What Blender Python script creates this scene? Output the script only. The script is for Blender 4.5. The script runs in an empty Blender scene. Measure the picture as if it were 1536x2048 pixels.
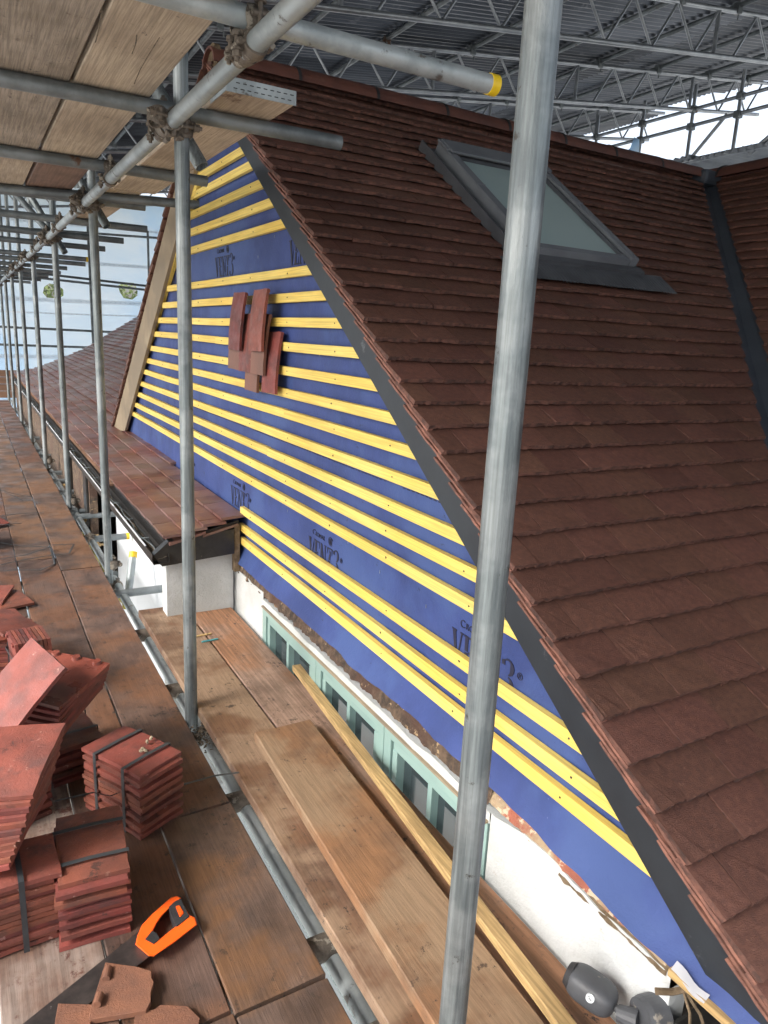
import bpy, bmesh, math, random
from mathutils import Vector, Matrix, noise
from mathutils.geometry import tessellate_polygon
R = math.radians
rnd = random.Random(7)
scn = bpy.context.scene

# ------------------------------------------------------------------ camera
CAM = Vector((0, 0, 1.5))
ROT = Matrix(((0.86736871, 0.07608694, -0.4918153),
              (-0.4952568, 0.22909184, -0.8379962),
              (0.0489103, 0.97042656, 0.23638967)))
cd = bpy.data.cameras.new("camera")
cam = bpy.data.objects.new("camera", cd)
scn.collection.objects.link(cam)
cam.matrix_world = Matrix.Translation(CAM) @ ROT.to_4x4()
cd.sensor_fit = 'VERTICAL'
cd.sensor_height = 36
cd.lens = 36 * 1425 / 2048
cd.clip_start = 0.02
cd.clip_end = 3000
scn.camera = cam

# ------------------------------------------------------------------ light
SUN_EL, SUN_ROT = 42, 262
w = bpy.data.worlds.new("World")
scn.world = w
w.use_nodes = True
nt = w.node_tree
sky = nt.nodes.new('ShaderNodeTexSky')
sky.sky_type = 'NISHITA'
sky.sun_disc = False
sky.sun_elevation = R(SUN_EL)
sky.sun_rotation = R(SUN_ROT)
sky.air_density = 1.0
sky.dust_density = 5.0
sky.ozone_density = 1.0
bg = nt.nodes['Background']
bg.inputs[1].default_value = 0.15
hs = nt.nodes.new('ShaderNodeHueSaturation')
hs.inputs['Saturation'].default_value = .5
nt.links.new(sky.outputs[0], hs.inputs['Color'])
nt.links.new(hs.outputs[0], bg.inputs[0])
sd = bpy.data.lights.new("sun", 'SUN')
sd.energy = 1.0
sd.angle = R(16)
sd.color = (1.0, 0.96, 0.9)
sun = bpy.data.objects.new("sun", sd)
scn.collection.objects.link(sun)
az = R(SUN_ROT)
sdir = Vector((math.sin(az) * math.cos(R(SUN_EL)), math.cos(az) * math.cos(R(SUN_EL)), math.sin(R(SUN_EL))))
sun.rotation_euler = sdir.to_track_quat('Z', 'Y').to_euler()
scn.view_settings.view_transform = 'Standard'
scn.view_settings.look = 'None'
scn.view_settings.gamma = 1
scn.view_settings.exposure = 1.52

# ------------------------------------------------------------------ object helpers
col = scn.collection


def tag(o, label=None, cat=None, group=None, kind=None):
    if label: o['label'] = label
    if cat: o['category'] = cat
    if group: o['group'] = group
    if kind: o['kind'] = kind
    return o


def thing(name, label, cat, loc=(0, 0, 0), rot=(0, 0, 0), group=None):
    o = bpy.data.objects.new(name, None)
    col.objects.link(o)
    o.location = loc
    o.rotation_euler = rot
    o.empty_display_size = .1
    return tag(o, label, cat, group)


def obj(name, bm, m, parent=None, local=False, smooth=False, recalc=True):
    """one mesh object; vertices are in world space unless local"""
    if recalc:
        bmesh.ops.recalc_face_normals(bm, faces=bm.faces)
    if parent is not None and not local:
        L = Vector((0, 0, 0)); p = parent
        while p is not None:
            L += p.location; p = p.parent
        bmesh.ops.translate(bm, verts=bm.verts, vec=-L)
    me = bpy.data.meshes.new(name)
    bm.to_mesh(me)
    bm.free()
    for mm in (m if isinstance(m, (list, tuple)) else [m]):
        me.materials.append(mm)
    if smooth:
        for p in me.polygons: p.use_smooth = True
        try: me.set_sharp_from_angle(angle=R(35))
        except Exception: pass
    o = bpy.data.objects.new(name, me)
    col.objects.link(o)
    if parent is not None:
        o.parent = parent
    return o


def dup(o, parent=None, loc=None, rot=None):
    c = o.copy()
    col.objects.link(c)
    c.parent = parent
    if loc is not None: c.location = loc
    if rot is not None: c.rotation_euler = rot
    return c


def copy_tree(o, parent=None):
    c = dup(o, parent)
    for ch in [x for x in bpy.data.objects if x.parent == o]:
        copy_tree(ch, c)
    return c


def NB(): return bmesh.new()


def box(bm, a, b, bev=0):
    a = Vector(a); b = Vector(b)
    vs = [bm.verts.new((x, y, z)) for x in (a.x, b.x) for y in (a.y, b.y) for z in (a.z, b.z)]
    fs = [(0, 1, 3, 2), (4, 6, 7, 5), (0, 4, 5, 1), (2, 3, 7, 6), (0, 2, 6, 4), (1, 5, 7, 3)]
    ff = [bm.faces.new([vs[i] for i in f]) for f in fs]
    if bev:
        es = set(e for f in ff for e in f.edges)
        bmesh.ops.bevel(bm, geom=list(es), offset=bev, segments=2, affect='EDGES', profile=.6)
    return vs


def obox(bm, o, u, v, n, su, sv, sn):
    """box spanned from o by unit dirs u,v,n; each size a (lo,hi) pair"""
    o = Vector(o); c = []
    for a in su:
        for b in sv:
            for d in sn:
                c.append(bm.verts.new(o + u * a + v * b + n * d))
    for f in [(0, 1, 3, 2), (4, 6, 7, 5), (0, 4, 5, 1), (2, 3, 7, 6), (0, 2, 6, 4), (1, 5, 7, 3)]:
        bm.faces.new([c[i] for i in f])
    return c


def frame_of(d):
    d = Vector(d).normalized()
    a = Vector((0, 0, 1)) if abs(d.z) < .9 else Vector((1, 0, 0))
    s = d.cross(a).normalized()
    return d, s, s.cross(d).normalized()


def tube(bm, p0, p1, r=.02415, seg=20, hollow=0.0, r2=None, caps=True):
    p0 = Vector(p0); p1 = Vector(p1)
    d, s, t = frame_of(p1 - p0)
    r2 = r if r2 is None else r2
    A = []; B = []
    for i in range(seg):
        a = 2 * math.pi * i / seg
        k = s * math.cos(a) + t * math.sin(a)
        A.append(bm.verts.new(p0 + k * r)); B.append(bm.verts.new(p1 + k * r2))
    for i in range(seg):
        j = (i + 1) % seg
        bm.faces.new((A[i], A[j], B[j], B[i]))
    if hollow:
        for ring, p, q in ((A, p0, d), (B, p1, -d)):
            I = [bm.verts.new(p + (v.co - p) * (1 - hollow)) for v in ring]
            J = [bm.verts.new(v.co + q * min(.12, (p1 - p0).length * .4)) for v in I]
            for i in range(seg):
                j = (i + 1) % seg
                bm.faces.new((ring[i], I[i], I[j], ring[j]))
                bm.faces.new((I[i], J[i], J[j], I[j]))
            bm.faces.new(J)
    elif caps:
        bm.faces.new(A); bm.faces.new(B)


def sweep(bm, pts, r, seg=6, flat=1.0):
    rings = []
    n = len(pts)
    for i, p in enumerate(pts):
        p = Vector(p)
        d = Vector(pts[min(i + 1, n - 1)]) - Vector(pts[max(i - 1, 0)])
        d, s, t = frame_of(d)
        if abs(d.z) < .9:
            s = d.cross(Vector((0, 0, 1))).normalized(); t = s.cross(d)
        rings.append([bm.verts.new(p + s * math.cos(2 * math.pi * k / seg) * r + t * math.sin(2 * math.pi * k / seg) * r * flat) for k in range(seg)])
    for a, b in zip(rings, rings[1:]):
        for k in range(seg):
            bm.faces.new((a[k], a[(k + 1) % seg], b[(k + 1) % seg], b[k]))
    bm.faces.new(rings[0]); bm.faces.new(rings[-1])


def prism(bm, pts, off):
    """closed polygon (3-D points) extruded by vector off"""
    off = Vector(off)
    A = [bm.verts.new(p) for p in pts]
    B = [bm.verts.new(Vector(p) + off) for p in pts]
    bm.faces.new(A); bm.faces.new(B)
    n = len(pts)
    for i in range(n):
        j = (i + 1) % n
        bm.faces.new((A[i], A[j], B[j], B[i]))


# ------------------------------------------------------------------ materials
def N(t, ty, **kw):
    n = t.nodes.new(ty)
    for k, v in kw.items(): setattr(n, k, v)
    return n


def mk(name, c1, c2=None, scale=8, stretch=(1, 1, 1), rough=.6, rough2=None, metal=0, bump=.15, bscale=60, bstretch=None,
       spots=None, spot_scale=6, spot_at=.62, big=None, big_scale=1.5, big_at=.5, rand=0, hue=0, island=False, trans=0,
       grain=0, grain_scale=(90, 4, 90), spec=.5, dirt=None, dirt_at=.60, dirt_scale=38, detail=6, coat=0, bdist=.004):
    m = bpy.data.materials.new(name)
    m.use_nodes = True
    t = m.node_tree
    L = t.links.new
    b = t.nodes['Principled BSDF']
    b.inputs['Metallic'].default_value = metal
    b.inputs['Specular IOR Level'].default_value = spec
    if coat: b.inputs['Coat Weight'].default_value = coat; b.inputs['Coat Roughness'].default_value = .15
    tc = N(t, 'ShaderNodeTexCoord')
    oi = N(t, 'ShaderNodeObjectInfo')
    add = N(t, 'ShaderNodeVectorMath', operation='ADD')
    mul = N(t, 'ShaderNodeVectorMath', operation='SCALE')
    comb = N(t, 'ShaderNodeCombineXYZ')
    for i in range(3): L(oi.outputs['Random'], comb.inputs[i])
    L(comb.outputs[0], mul.inputs[0]); mul.inputs['Scale'].default_value = 37.0
    L(tc.outputs['Object'], add.inputs[0]); L(mul.outputs[0], add.inputs[1])

    def nz(sc, st, det=6, rg=.6):
        mp = N(t, 'ShaderNodeMapping'); mp.inputs['Scale'].default_value = st
        L(add.outputs[0], mp.inputs[0])
        x = N(t, 'ShaderNodeTexNoise'); x.inputs['Scale'].default_value = sc
        x.inputs['Detail'].default_value = det; x.inputs['Roughness'].default_value = rg
        L(mp.outputs[0], x.inputs[0])
        return x.outputs['Fac']

    def ramp(f, a, bb):
        x = N(t, 'ShaderNodeMapRange'); x.inputs[1].default_value = a; x.inputs[2].default_value = bb
        x.interpolation_type = 'SMOOTHSTEP'
        L(f, x.inputs[0]); return x.outputs[0]

    def mix(fac, A, B, mode='MIX'):
        x = N(t, 'ShaderNodeMix', data_type='RGBA', blend_type=mode)
        if isinstance(fac, float): x.inputs[0].default_value = fac
        else: L(fac, x.inputs[0])
        for i, v in ((6, A), (7, B)):
            if isinstance(v, tuple): x.inputs[i].default_value = (*v, 1)
            else: L(v, x.inputs[i])
        return x.outputs[2]
    c2 = c2 or tuple(v * .75 for v in c1)
    f1 = ramp(nz(scale, stretch, detail), .33, .67)
    c = mix(f1, c1, c2)
    if big:
        c = mix(ramp(nz(big_scale, (1, 1, 1), 5), big_at - .06, big_at + .08), c, big)
    if spots:
        c = mix(ramp(nz(spot_scale, (1, 1, 1), 8, .65), spot_at, spot_at + .06), c, spots)
    if dirt:
        dn = nz(dirt_scale, (1, .7, 1), 8, .8)
        dm = N(t, 'ShaderNodeMath', operation='MULTIPLY'); L(ramp(dn, dirt_at, dirt_at + .05), dm.inputs[0]); L(ramp(nz(4.5, (1, 1, 1), 3), .38, .6), dm.inputs[1])
        c = mix(dm.outputs[0], c, dirt)
    if grain:
        g = nz(1.0, grain_scale, 4, .6)
        c = mix(grain, c, mix(ramp(g, .35, .65), (.55, .55, .55), (1.15, 1.15, 1.15)), 'MULTIPLY') if isinstance(grain, float) else c
    if rand or hue:
        if island:
            gm = N(t, 'ShaderNodeNewGeometry'); rv = gm.outputs['Random Per Island']
        else:
            rv = oi.outputs['Random']
        hs = N(t, 'ShaderNodeHueSaturation')
        mr = N(t, 'ShaderNodeMapRange'); mr.inputs[3].default_value = 1 - rand; mr.inputs[4].default_value = 1 + rand
        L(rv, mr.inputs[0]); L(mr.outputs[0], hs.inputs['Value'])
        if hue:
            m2 = N(t, 'ShaderNodeMath', operation='FRACT'); m1 = N(t, 'ShaderNodeMath', operation='MULTIPLY'); m1.inputs[1].default_value = 7.31
            L(rv, m1.inputs[0]); L(m1.outputs[0], m2.inputs[0])
            m3 = N(t, 'ShaderNodeMapRange'); m3.inputs[3].default_value = .5 - hue; m3.inputs[4].default_value = .5 + hue
            L(m2.outputs[0], m3.inputs[0]); L(m3.outputs[0], hs.inputs['Hue'])
        L(c, hs.inputs['Color']); c = hs.outputs[0]
    L(c, b.inputs['Base Color'])
    if rough2 is None: b.inputs['Roughness'].default_value = rough
    else:
        mr = N(t, 'ShaderNodeMapRange'); mr.inputs[3].default_value = rough; mr.inputs[4].default_value = rough2
        L(ramp(nz(big_scale * 1.7, (1, 1, 1), 4), .35, .62), mr.inputs[0]); L(mr.outputs[0], b.inputs['Roughness'])
    if bump:
        bp = N(t, 'ShaderNodeBump'); bp.inputs['Strength'].default_value = bump; bp.inputs['Distance'].default_value = bdist
        L(nz(bscale, bstretch or stretch, 6, .7), bp.inputs['Height']); L(bp.outputs[0], b.inputs['Normal'])
    if trans:
        tr = N(t, 'ShaderNodeBsdfTranslucent'); ms = N(t, 'ShaderNodeMixShader'); ms.inputs[0].default_value = trans
        L(c, tr.inputs[0]); L(b.outputs[0], ms.inputs[1]); L(tr.outputs[0], ms.inputs[2])
        L(ms.outputs[0], t.nodes['Material Output'].inputs[0])
    return m


M = {}
M['galv'] = mk('galvanised steel', (.33, .37, .38), (.20, .23, .245), scale=5, rough=.42, rough2=.6, metal=.45, bump=.25, bscale=90,
               spots=(.13, .12, .11), spot_scale=9, spot_at=.62, big=(.40, .44, .45), big_scale=5, rand=.12)
M['galvz'] = mk('galvanised upright', (.25, .285, .29), (.155, .18, .19), scale=14, stretch=(5, 5, .4), rough=.36, rough2=.55, metal=.55,
                bump=.3, bscale=90, bstretch=(3, 3, 1), spots=(.09, .085, .075), spot_scale=26, spot_at=.64, big=(.31, .34, .345), big_scale=5, rand=.1, grain=.7, grain_scale=(120, 120, 2.5), dirt=(.42, .43, .41), dirt_at=.66, dirt_scale=60)
M['galvd'] = mk('weathered tube', (.20, .225, .235), (.11, .125, .13), scale=8, rough=.5, metal=.4, bump=.3, bscale=70,
                spots=(.10, .055, .035), spot_scale=6, spot_at=.62, rand=.2)
M['coupler'] = mk('rusty coupler steel', (.20, .17, .14), (.09, .075, .06), scale=30, rough=.6, metal=.5, bump=.6, bscale=120,
                  spots=(.33, .30, .25), spot_scale=30, spot_at=.55)
M['truss'] = mk('aluminium truss', (.36, .385, .41), (.25, .27, .29), scale=5, rough=.35, metal=.6, bump=.1, rand=.05)
M['sheetm'] = mk('corrugated steel', (.115, .128, .15), (.075, .085, .10), scale=3, stretch=(.5, 6, 1), rough=.38, metal=.6, bump=.05,
                 rand=.45, spots=(.16, .17, .19), spot_scale=2, spot_at=.6)
M['yellow'] = mk('yellow plastic cap', (.80, .55, .02), (.7, .45, .02), rough=.4, bump=.05)
M['deck'] = mk('wet deck board', (.130, .080, .060), (.064, .041, .033), dirt=(.035, .026, .022), dirt_at=.56, scale=5.5, stretch=(1, 1, 1), rough=.28, rough2=.75, bump=.35, bscale=1,
               bstretch=(220, 12, 220), big=(.15, .075, .042), big_scale=2.6, spots=(.045, .03, .024), spot_scale=9, spot_at=.63,
               grain=.45, grain_scale=(170, 7, 170), rand=.18, hue=.008)
M['deckin'] = mk('dusty inner board', (.195, .103, .058), (.11, .062, .040), dirt=(.040, .028, .022), dirt_at=.57, scale=6, rough=.5, rough2=.8, bump=.3, bscale=1,
                 bstretch=(120, 8, 120), big=(.30, .20, .13), big_scale=3, spots=(.06, .04, .03), spot_scale=11, spot_at=.64,
                 grain=.45, grain_scale=(170, 7, 170), rand=.12)
M['boardside'] = M['deckin']
M['upboard'] = mk('pale board underside', (.46, .375, .28), (.33, .26, .19), scale=2.5, rough=.8, bump=.35, bscale=1, bstretch=(150, 9, 150),
                  spots=(.15, .10, .07), spot_scale=5, spot_at=.66, grain=.6, grain_scale=(190, 5, 190), rand=.14, dirt=(.13, .10, .08), dirt_at=.60)
M['batten'] = mk('yellow treated batten', (.84, .64, .17), (.80, .56, .11), scale=3, stretch=(1, .6, 1), rough=.6, bump=.2, bscale=1,
                 bstretch=(300, 6, 300), spots=(.42, .22, .05), spot_scale=15, spot_at=.695, grain=.5, grain_scale=(300, 3, 260), rand=.05)
M['loosebatten'] = mk('loose timber', (.50, .34, .15), (.38, .25, .11), scale=4, rough=.6, bump=.3, bscale=1, bstretch=(160, 8, 200),
                      spots=(.22, .12, .05), spot_scale=12, spot_at=.66, grain=.7, grain_scale=(150, 6, 150))
M['membrane'] = mk('blue roofing membrane', (.043, .070, .225), (.030, .050, .165), scale=3.5, rough=.62, spec=.35, bump=.5, bscale=90, dirt=(.022, .03, .07), dirt_at=.61, dirt_scale=30, detail=8,
                   big=(.050, .086, .24), big_scale=1.6, spots=(.11, .14, .30), spot_scale=40, spot_at=.70, bdist=.004)
M['ink'] = mk('print ink', (.008, .010, .03), (.012, .014, .04), rough=.6, bump=0)
M['verge'] = mk('dark grey verge strip', (.022, .028, .035), (.016, .020, .026), scale=6, rough=.45, bump=.1, spots=(.10, .11, .12), spot_scale=5)
M['valley'] = mk('valley trough', (.062, .074, .094), (.046, .056, .072), scale=4, rough=.38, bump=.1, spots=(.12, .13, .13), spot_scale=12, spot_at=.7)
M['tile'] = mk('brown plain tile', (.168, .076, .052), (.116, .053, .039), scale=60, rough=.5, bump=.9, bscale=300, island=True,
               rand=.13, hue=.006, spots=(.24, .12, .085), spot_scale=90, spot_at=.62, spec=.45, bdist=.003)
M['tail'] = mk('tile tail edge', (.17, .075, .054), (.06, .03, .024), scale=45, rough=.8, bump=1, bscale=160, island=True, rand=.2)
M['tileedge'] = mk('tile edge', (.27, .12, .085), (.14, .065, .05), scale=25, rough=.8, bump=.7, bscale=150, island=True, rand=.2)
M['tileold'] = mk('old sheen tile', (.20, .085, .06), (.135, .06, .048), scale=9, rough=.34, rough2=.5, bump=.35, bscale=40, island=True, rand=.22,
                  hue=.012, big=(.19, .12, .105), big_scale=1.2, spec=.7)
M['ridge'] = mk('ridge tile', (.15, .058, .04), (.10, .04, .031), scale=7, rough=.55, bump=.4, bscale=200, rand=.2, spots=(.16, .07, .05), spot_scale=14)
M['red'] = mk('red clay tile', (.225, .062, .043), (.135, .043, .033), scale=11, rough=.4, rough2=.65, bump=.5, bscale=150, rand=.22, hue=.01,
              big=(.11, .045, .038), big_scale=7, big_at=.60, spots=(.36, .20, .16), spot_scale=26, spot_at=.63, dirt=(.07, .03, .025), dirt_at=.58, dirt_scale=22)
M['redwet'] = mk('wet red clay tile', (.26, .07, .048), (.17, .05, .038), scale=10, rough=.14, rough2=.45, bump=.35, bscale=70, rand=.1,
                 big=(.13, .055, .045), big_scale=5, big_at=.58)
M['brokentile'] = mk('broken clay tile', (.20, .083, .045), (.13, .058, .036), scale=14, rough=.8, bump=.6, bscale=200)
M['strap'] = mk('black strapping', (.03, .034, .038), (.05, .055, .06), rough=.35, bump=.1)
M['white'] = mk('white render', (.60, .62, .62), (.47, .49, .48), scale=3, rough=.85, bump=.9, bscale=35, spots=(.42, .38, .33), spot_scale=9,
                spot_at=.70, bdist=.008)
M['whitesm'] = mk('smooth white paint', (.70, .74, .78), (.62, .66, .70), scale=1.5, rough=.6, bump=.05)
M['mint'] = mk('mint green paint', (.27, .40, .37), (.23, .35, .33), scale=3, rough=.4, bump=.08, spots=(.26, .36, .34), spot_scale=20, spot_at=.68)
M['brick'] = mk('broken old brick', (.17, .115, .075), (.045, .033, .027), scale=22, rough=.9, bump=1, bscale=90, big=(.09, .05, .035), big_scale=4,
                big_at=.55, spots=(.42, .30, .17), spot_scale=28, spot_at=.60, bdist=.012)
M['brickred'] = mk('chipped red brick', (.40, .13, .08), (.28, .10, .07), scale=12, rough=.9, bump=.9, bscale=80, big=(.40, .30, .19), big_scale=9, big_at=.46, spots=(.62, .5, .36), spot_scale=30,
                   spot_at=.54, bdist=.01)
M['mortar'] = mk('sandy mortar', (.26, .19, .12), (.13, .09, .05), scale=30, rough=.95, bump=1, bscale=120, bdist=.01)
M['black'] = mk('black fascia paint', (.018, .017, .016), (.03, .028, .026), scale=20, rough=.3, bump=.4, bscale=60, spots=(.09, .08, .07), spot_scale=30, spot_at=.66)
M['debris'] = mk('gutter debris', (.19, .15, .10), (.08, .065, .05), scale=35, rough=.95, bump=1, bscale=100)
M['tan'] = mk('fibre cement undercloak', (.34, .275, .185), (.27, .21, .14), scale=3, rough=.8, bump=.1, big=(.23, .185, .13), big_scale=2)
M['velux'] = mk('grey window cladding', (.25, .27, .295), (.20, .215, .24), scale=4, rough=.26, metal=.35, bump=.03)
M['lead'] = mk('flashing', (.11, .118, .132), (.08, .086, .096), scale=8, rough=.42, metal=.3, bump=.2, bscale=30)
M['orange'] = mk('orange plastic', (.90, .12, .012), (.85, .10, .01), rough=.38, bump=.1, bscale=200)
M['rubber'] = mk('black rubber', (.018, .018, .02), (.03, .03, .033), rough=.6, bump=.4, bscale=150)
M['blade'] = mk('stained saw blade', (.10, .085, .08), (.05, .045, .045), scale=14, stretch=(1, 1, 1), rough=.38, metal=.6, bump=.1,
                spots=(.25, .24, .23), spot_scale=30, spot_at=.64)
M['fleece'] = mk('white membrane back', (.75, .76, .78), (.65, .66, .7), rough=.8)
M['osb'] = mk('orange board', (.52, .23, .09), (.42, .18, .07), rough=.7)
M['camgrey'] = mk('dusty grey plastic', (.085, .09, .10), (.06, .063, .07), scale=9, rough=.5, bump=.15, spots=(.24, .22, .19), spot_scale=28, spot_at=.62)
M['badge'] = mk('badge', (.62, .66, .68), (.6, .64, .66), rough=.5, bump=0)
M['ground'] = mk('pale ground', (.50, .50, .48), (.38, .38, .36), scale=.6, rough=.9, bump=.2)
M['pebble'] = mk('pale teal pebbledash', (.42, .53, .53), (.20, .27, .27), scale=90, rough=.8, bump=.8, bscale=90, detail=2, bdist=.01)
M['timber'] = mk('brown timber', (.24, .13, .08), (.16, .09, .055), scale=4, stretch=(.5, 1, 6), rough=.7, bump=.2)
M['leaf'] = mk('leaves', (.20, .25, .10), (.11, .15, .05), scale=3, rough=.6, bump=0, rand=.35, island=True, trans=.25)
M['bark'] = mk('bark', (.12, .09, .06), (.07, .05, .035), scale=12, rough=.9, bump=.6)


def sheeting_mat():
    m = mk('translucent sheeting', (.72, .80, .86), (.62, .74, .84), scale=.7, stretch=(1, 1, 2.5), rough=.5, bump=.35, bscale=2.2, bstretch=(1, 1, 2.5),
           big=(.50, .68, .86), big_scale=.35, big_at=.5, trans=.8, bdist=.08)
    return m


M['sheeting'] = sheeting_mat()
M['band'] = mk('sheeting band', (.80, .82, .84), (.72, .75, .78), rough=.6, trans=.75)

# glass
g = bpy.data.materials.new('window glass'); g.use_nodes = True
b = g.node_tree.nodes['Principled BSDF']
b.inputs['Base Color'].default_value = (.035, .05, .055, 1); b.inputs['Roughness'].default_value = .04
b.inputs['Specular IOR Level'].default_value = .9
M['glass'] = g
g = bpy.data.materials.new('skylight glass'); g.use_nodes = True
b = g.node_tree.nodes['Principled BSDF']
b.inputs['Base Color'].default_value = (.40, .52, .52, 1); b.inputs['Roughness'].default_value = .12
b.inputs['Specular IOR Level'].default_value = .8; b.inputs['Coat Weight'].default_value = .5
M['skyglass'] = g

# ------------------------------------------------------------------ ground
bm = NB()
vs = [bm.verts.new(p) for p in ((-400, -400, -5), (400, -400, -5), (400, 400, -5), (-400, 400, -5))]
bm.faces.new(vs)
tag(obj('ground', bm, M['ground'], recalc=False), kind='structure')

# ================================================================== HOUSE
TP = math.tan(R(35.5))
CP, SP = math.cos(R(35.5)), math.sin(R(35.5))
GX = 1.20                      # membrane plane
Y0, Z0 = 1.231, .885           # a point of the front roof plane
def zf(y): return Z0 + TP * (y - Y0)
def zr(y): return 2.78 - .715 * (y - 3.95)
YR = 3.88                      # ridge
ZR = zf(YR)
house = thing('house', 'house with brown tiled roofs and a blue membrane gable striped with yellow battens', 'house', (1.3, 4, -5))


def rtile(bm, o, u, v, n, wdt, ln, th=.014, tail=.037, head=.014, nseg=6, jit=.0012):
    """one plain tile: tail edge at o, running up v; rough tail edge"""
    a = rnd.uniform(-.0015, .0015); tl = tail + rnd.uniform(-.002, .003); sk = rnd.uniform(-.0025, .0025)
    T = []; Bt = []
    for i in range(nseg + 1):
        f = i / nseg
        jj = rnd.uniform(-jit, jit)
        nn = tl + rnd.uniform(-.0006, .0006) + .0015 * math.sin(math.pi * f)
        T.append(bm.verts.new(o + u * (wdt * f) + v * (jj + sk * f) + n * nn))
        Bt.append(bm.verts.new(o + u * (wdt * f) + v * (jj + sk * f - .001 + rnd.uniform(-2.2, 2.2) * jit) + n * (nn - th)))
    H = [bm.verts.new(o + u * (a) + v * ln + n * head), bm.verts.new(o + u * (wdt + a) + v * ln + n * head)]
    bm.faces.new([*T, H[1], H[0]])
    for i in range(nseg):
        bm.faces.new((T[i], Bt[i], Bt[i + 1], T[i + 1])).material_index = 1
    HB = [bm.verts.new(h.co - n * th) for h in H]
    bm.faces.new((T[0], H[0], HB[0], Bt[0])).material_index = 1; bm.faces.new((T[-1], Bt[-1], HB[1], H[1])).material_index = 1


def clip(bm, co, no):
    bmesh.ops.bisect_plane(bm, geom=bm.verts[:] + bm.edges[:] + bm.faces[:], plane_co=co, plane_no=no, clear_outer=True)


GAUGE = .1045
TW = .1655
# --- front slope
V = Vector((0, CP, SP)); U = Vector((1, 0, 0)); NN = Vector((0, -SP, CP))
bm = NB()
SKX0, SKX1 = 2.165, 2.86        # skylight
SKY0, SKY1 = 2.60, 3.38
s0 = (0.30 - Y0) / CP
krow = int(math.ceil((YR - Y0) / CP / GAUGE))
k0 = int(s0 / GAUGE)
for k in range(k0, krow):
    s = k * GAUGE
    o = Vector((1.155, Y0, Z0)) + V * s - NN * .022
    y = o.y
    x = 0 if k % 2 == 0 else -TW / 2
    first = True
    while x < 4.2:
        x0 = max(x, 0); wd = x + TW - x0 - .0022
        X0 = 1.155 + x0
        mid = X0 + wd / 2
        ya = y + .04
        ca, cb_ = SKX0 - .058, SKX1 + .045
        skip = False
        if SKY0 - .07 < y < SKY1 + .06:
            if X0 < ca < X0 + wd: wd = ca - X0
            elif X0 < cb_ < X0 + wd: wd = X0 + wd - cb_; x0 += cb_ - X0
            elif ca <= X0 and X0 + wd <= cb_: skip = True
        if X0 - ya < 1.20 and not skip and wd > .01:
            ln = GAUGE + .02
            if k >= krow - 1: ln = GAUGE * .6
            rtile(bm, o + U * x0, U, V, NN, wd, ln, nseg=14 if s < 1.2 else 7)
        x += TW
clip(bm, (1.016, 0, 0), Vector((1, -1, 0)))
front = obj('roof_slope', bm, (M['tile'], M['tail']), house)
front['label'] = 'brown plain tiled slope with the skylight, falling towards the camera'
# decking under tiles
bm = NB()
prism(bm, [(1.22, .25, zf(.25) - .05), (1.22, YR, ZR - .05), (4.95, YR, ZR - .05), (1.35, .25, zf(.25) - .05)], (0, .012, -.02))
obj('roof_deck', bm, M['lead'], house)
# --- right slope (facing -X), ridge along Y
XV = 1.08                      # valley: x - y = XV on the slope
V2 = Vector((CP, 0, SP)); U2 = Vector((0, -1, 0)); N2 = Vector((-SP, 0, CP))
bm = NB()
XR = YR + XV
k1 = int((XR - (Y0 + XV)) / CP / GAUGE) + 1
for k in range(-8, k1):
    o = Vector((Y0 + XV, YR + .2, Z0)) + V2 * (k * GAUGE) - N2 * .022
    j = 0 if k % 2 else .5
    for i in range(34):
        yy = YR + .2 - (i + j) * TW
        if o.x - yy > XV - .12 and yy > -1.2:
            rtile(bm, Vector((o.x, yy, o.z)), U2, V2, N2, TW - .0012, GAUGE + .02)
clip(bm, (1.148, 0, 0), Vector((-1, 1, 0)))
o_ = obj('roof_slope', bm, (M['tile'], M['tail']), house)
o_['label'] = 'brown tiled slope beyond the valley gutter'
bm = NB(); prism(bm, [(Y0 + XV, YR + .3, Z0 - .03), (XR, YR + .3, ZR - .03), (XR, -1.2, ZR - .03), (Y0 + XV - .2, -1.2, Z0 - .03 - .2 * TP)], (.01, 0, -.02)); clip(bm, (1.10, 0, 0), Vector((-1, 1, 0))); obj('roof_deck', bm, M['valley'], house)
# valley trough
bm = NB()
d = Vector((1, 1, TP)).normalized()
sd_ = Vector((1, -1, 0)).normalized()
up = sd_.cross(d).normalized()
if up.z < 0: up = -up
o = Vector((Y0 + XV, Y0, Z0 - .012))
n_ = 26
rows = []
for i in range(n_ + 1):
    p = o + d * (-1.7 + (YR - Y0 + 1.05 - .0) * math.sqrt(2 + TP * TP) * i / n_) if False else o + d * (-1.6 + i * (1.6 + (YR - Y0 - .03) * math.sqrt(2 + TP * TP)) / n_)
    rows.append([bm.verts.new(p + sd_ * a + up * b_) for a, b_ in ((-.10, .014), (-.060, .012), (-.056, .026), (-.050, .012), (0, -.004), (.050, .012), (.056, .026), (.060, .014), (.10, .03))])
for a, b_ in zip(rows, rows[1:]):
    for i in range(8): bm.faces.new((a[i], a[i + 1], b_[i + 1], b_[i]))
obj('valley_gutter', bm, M['valley'], house)

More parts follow.
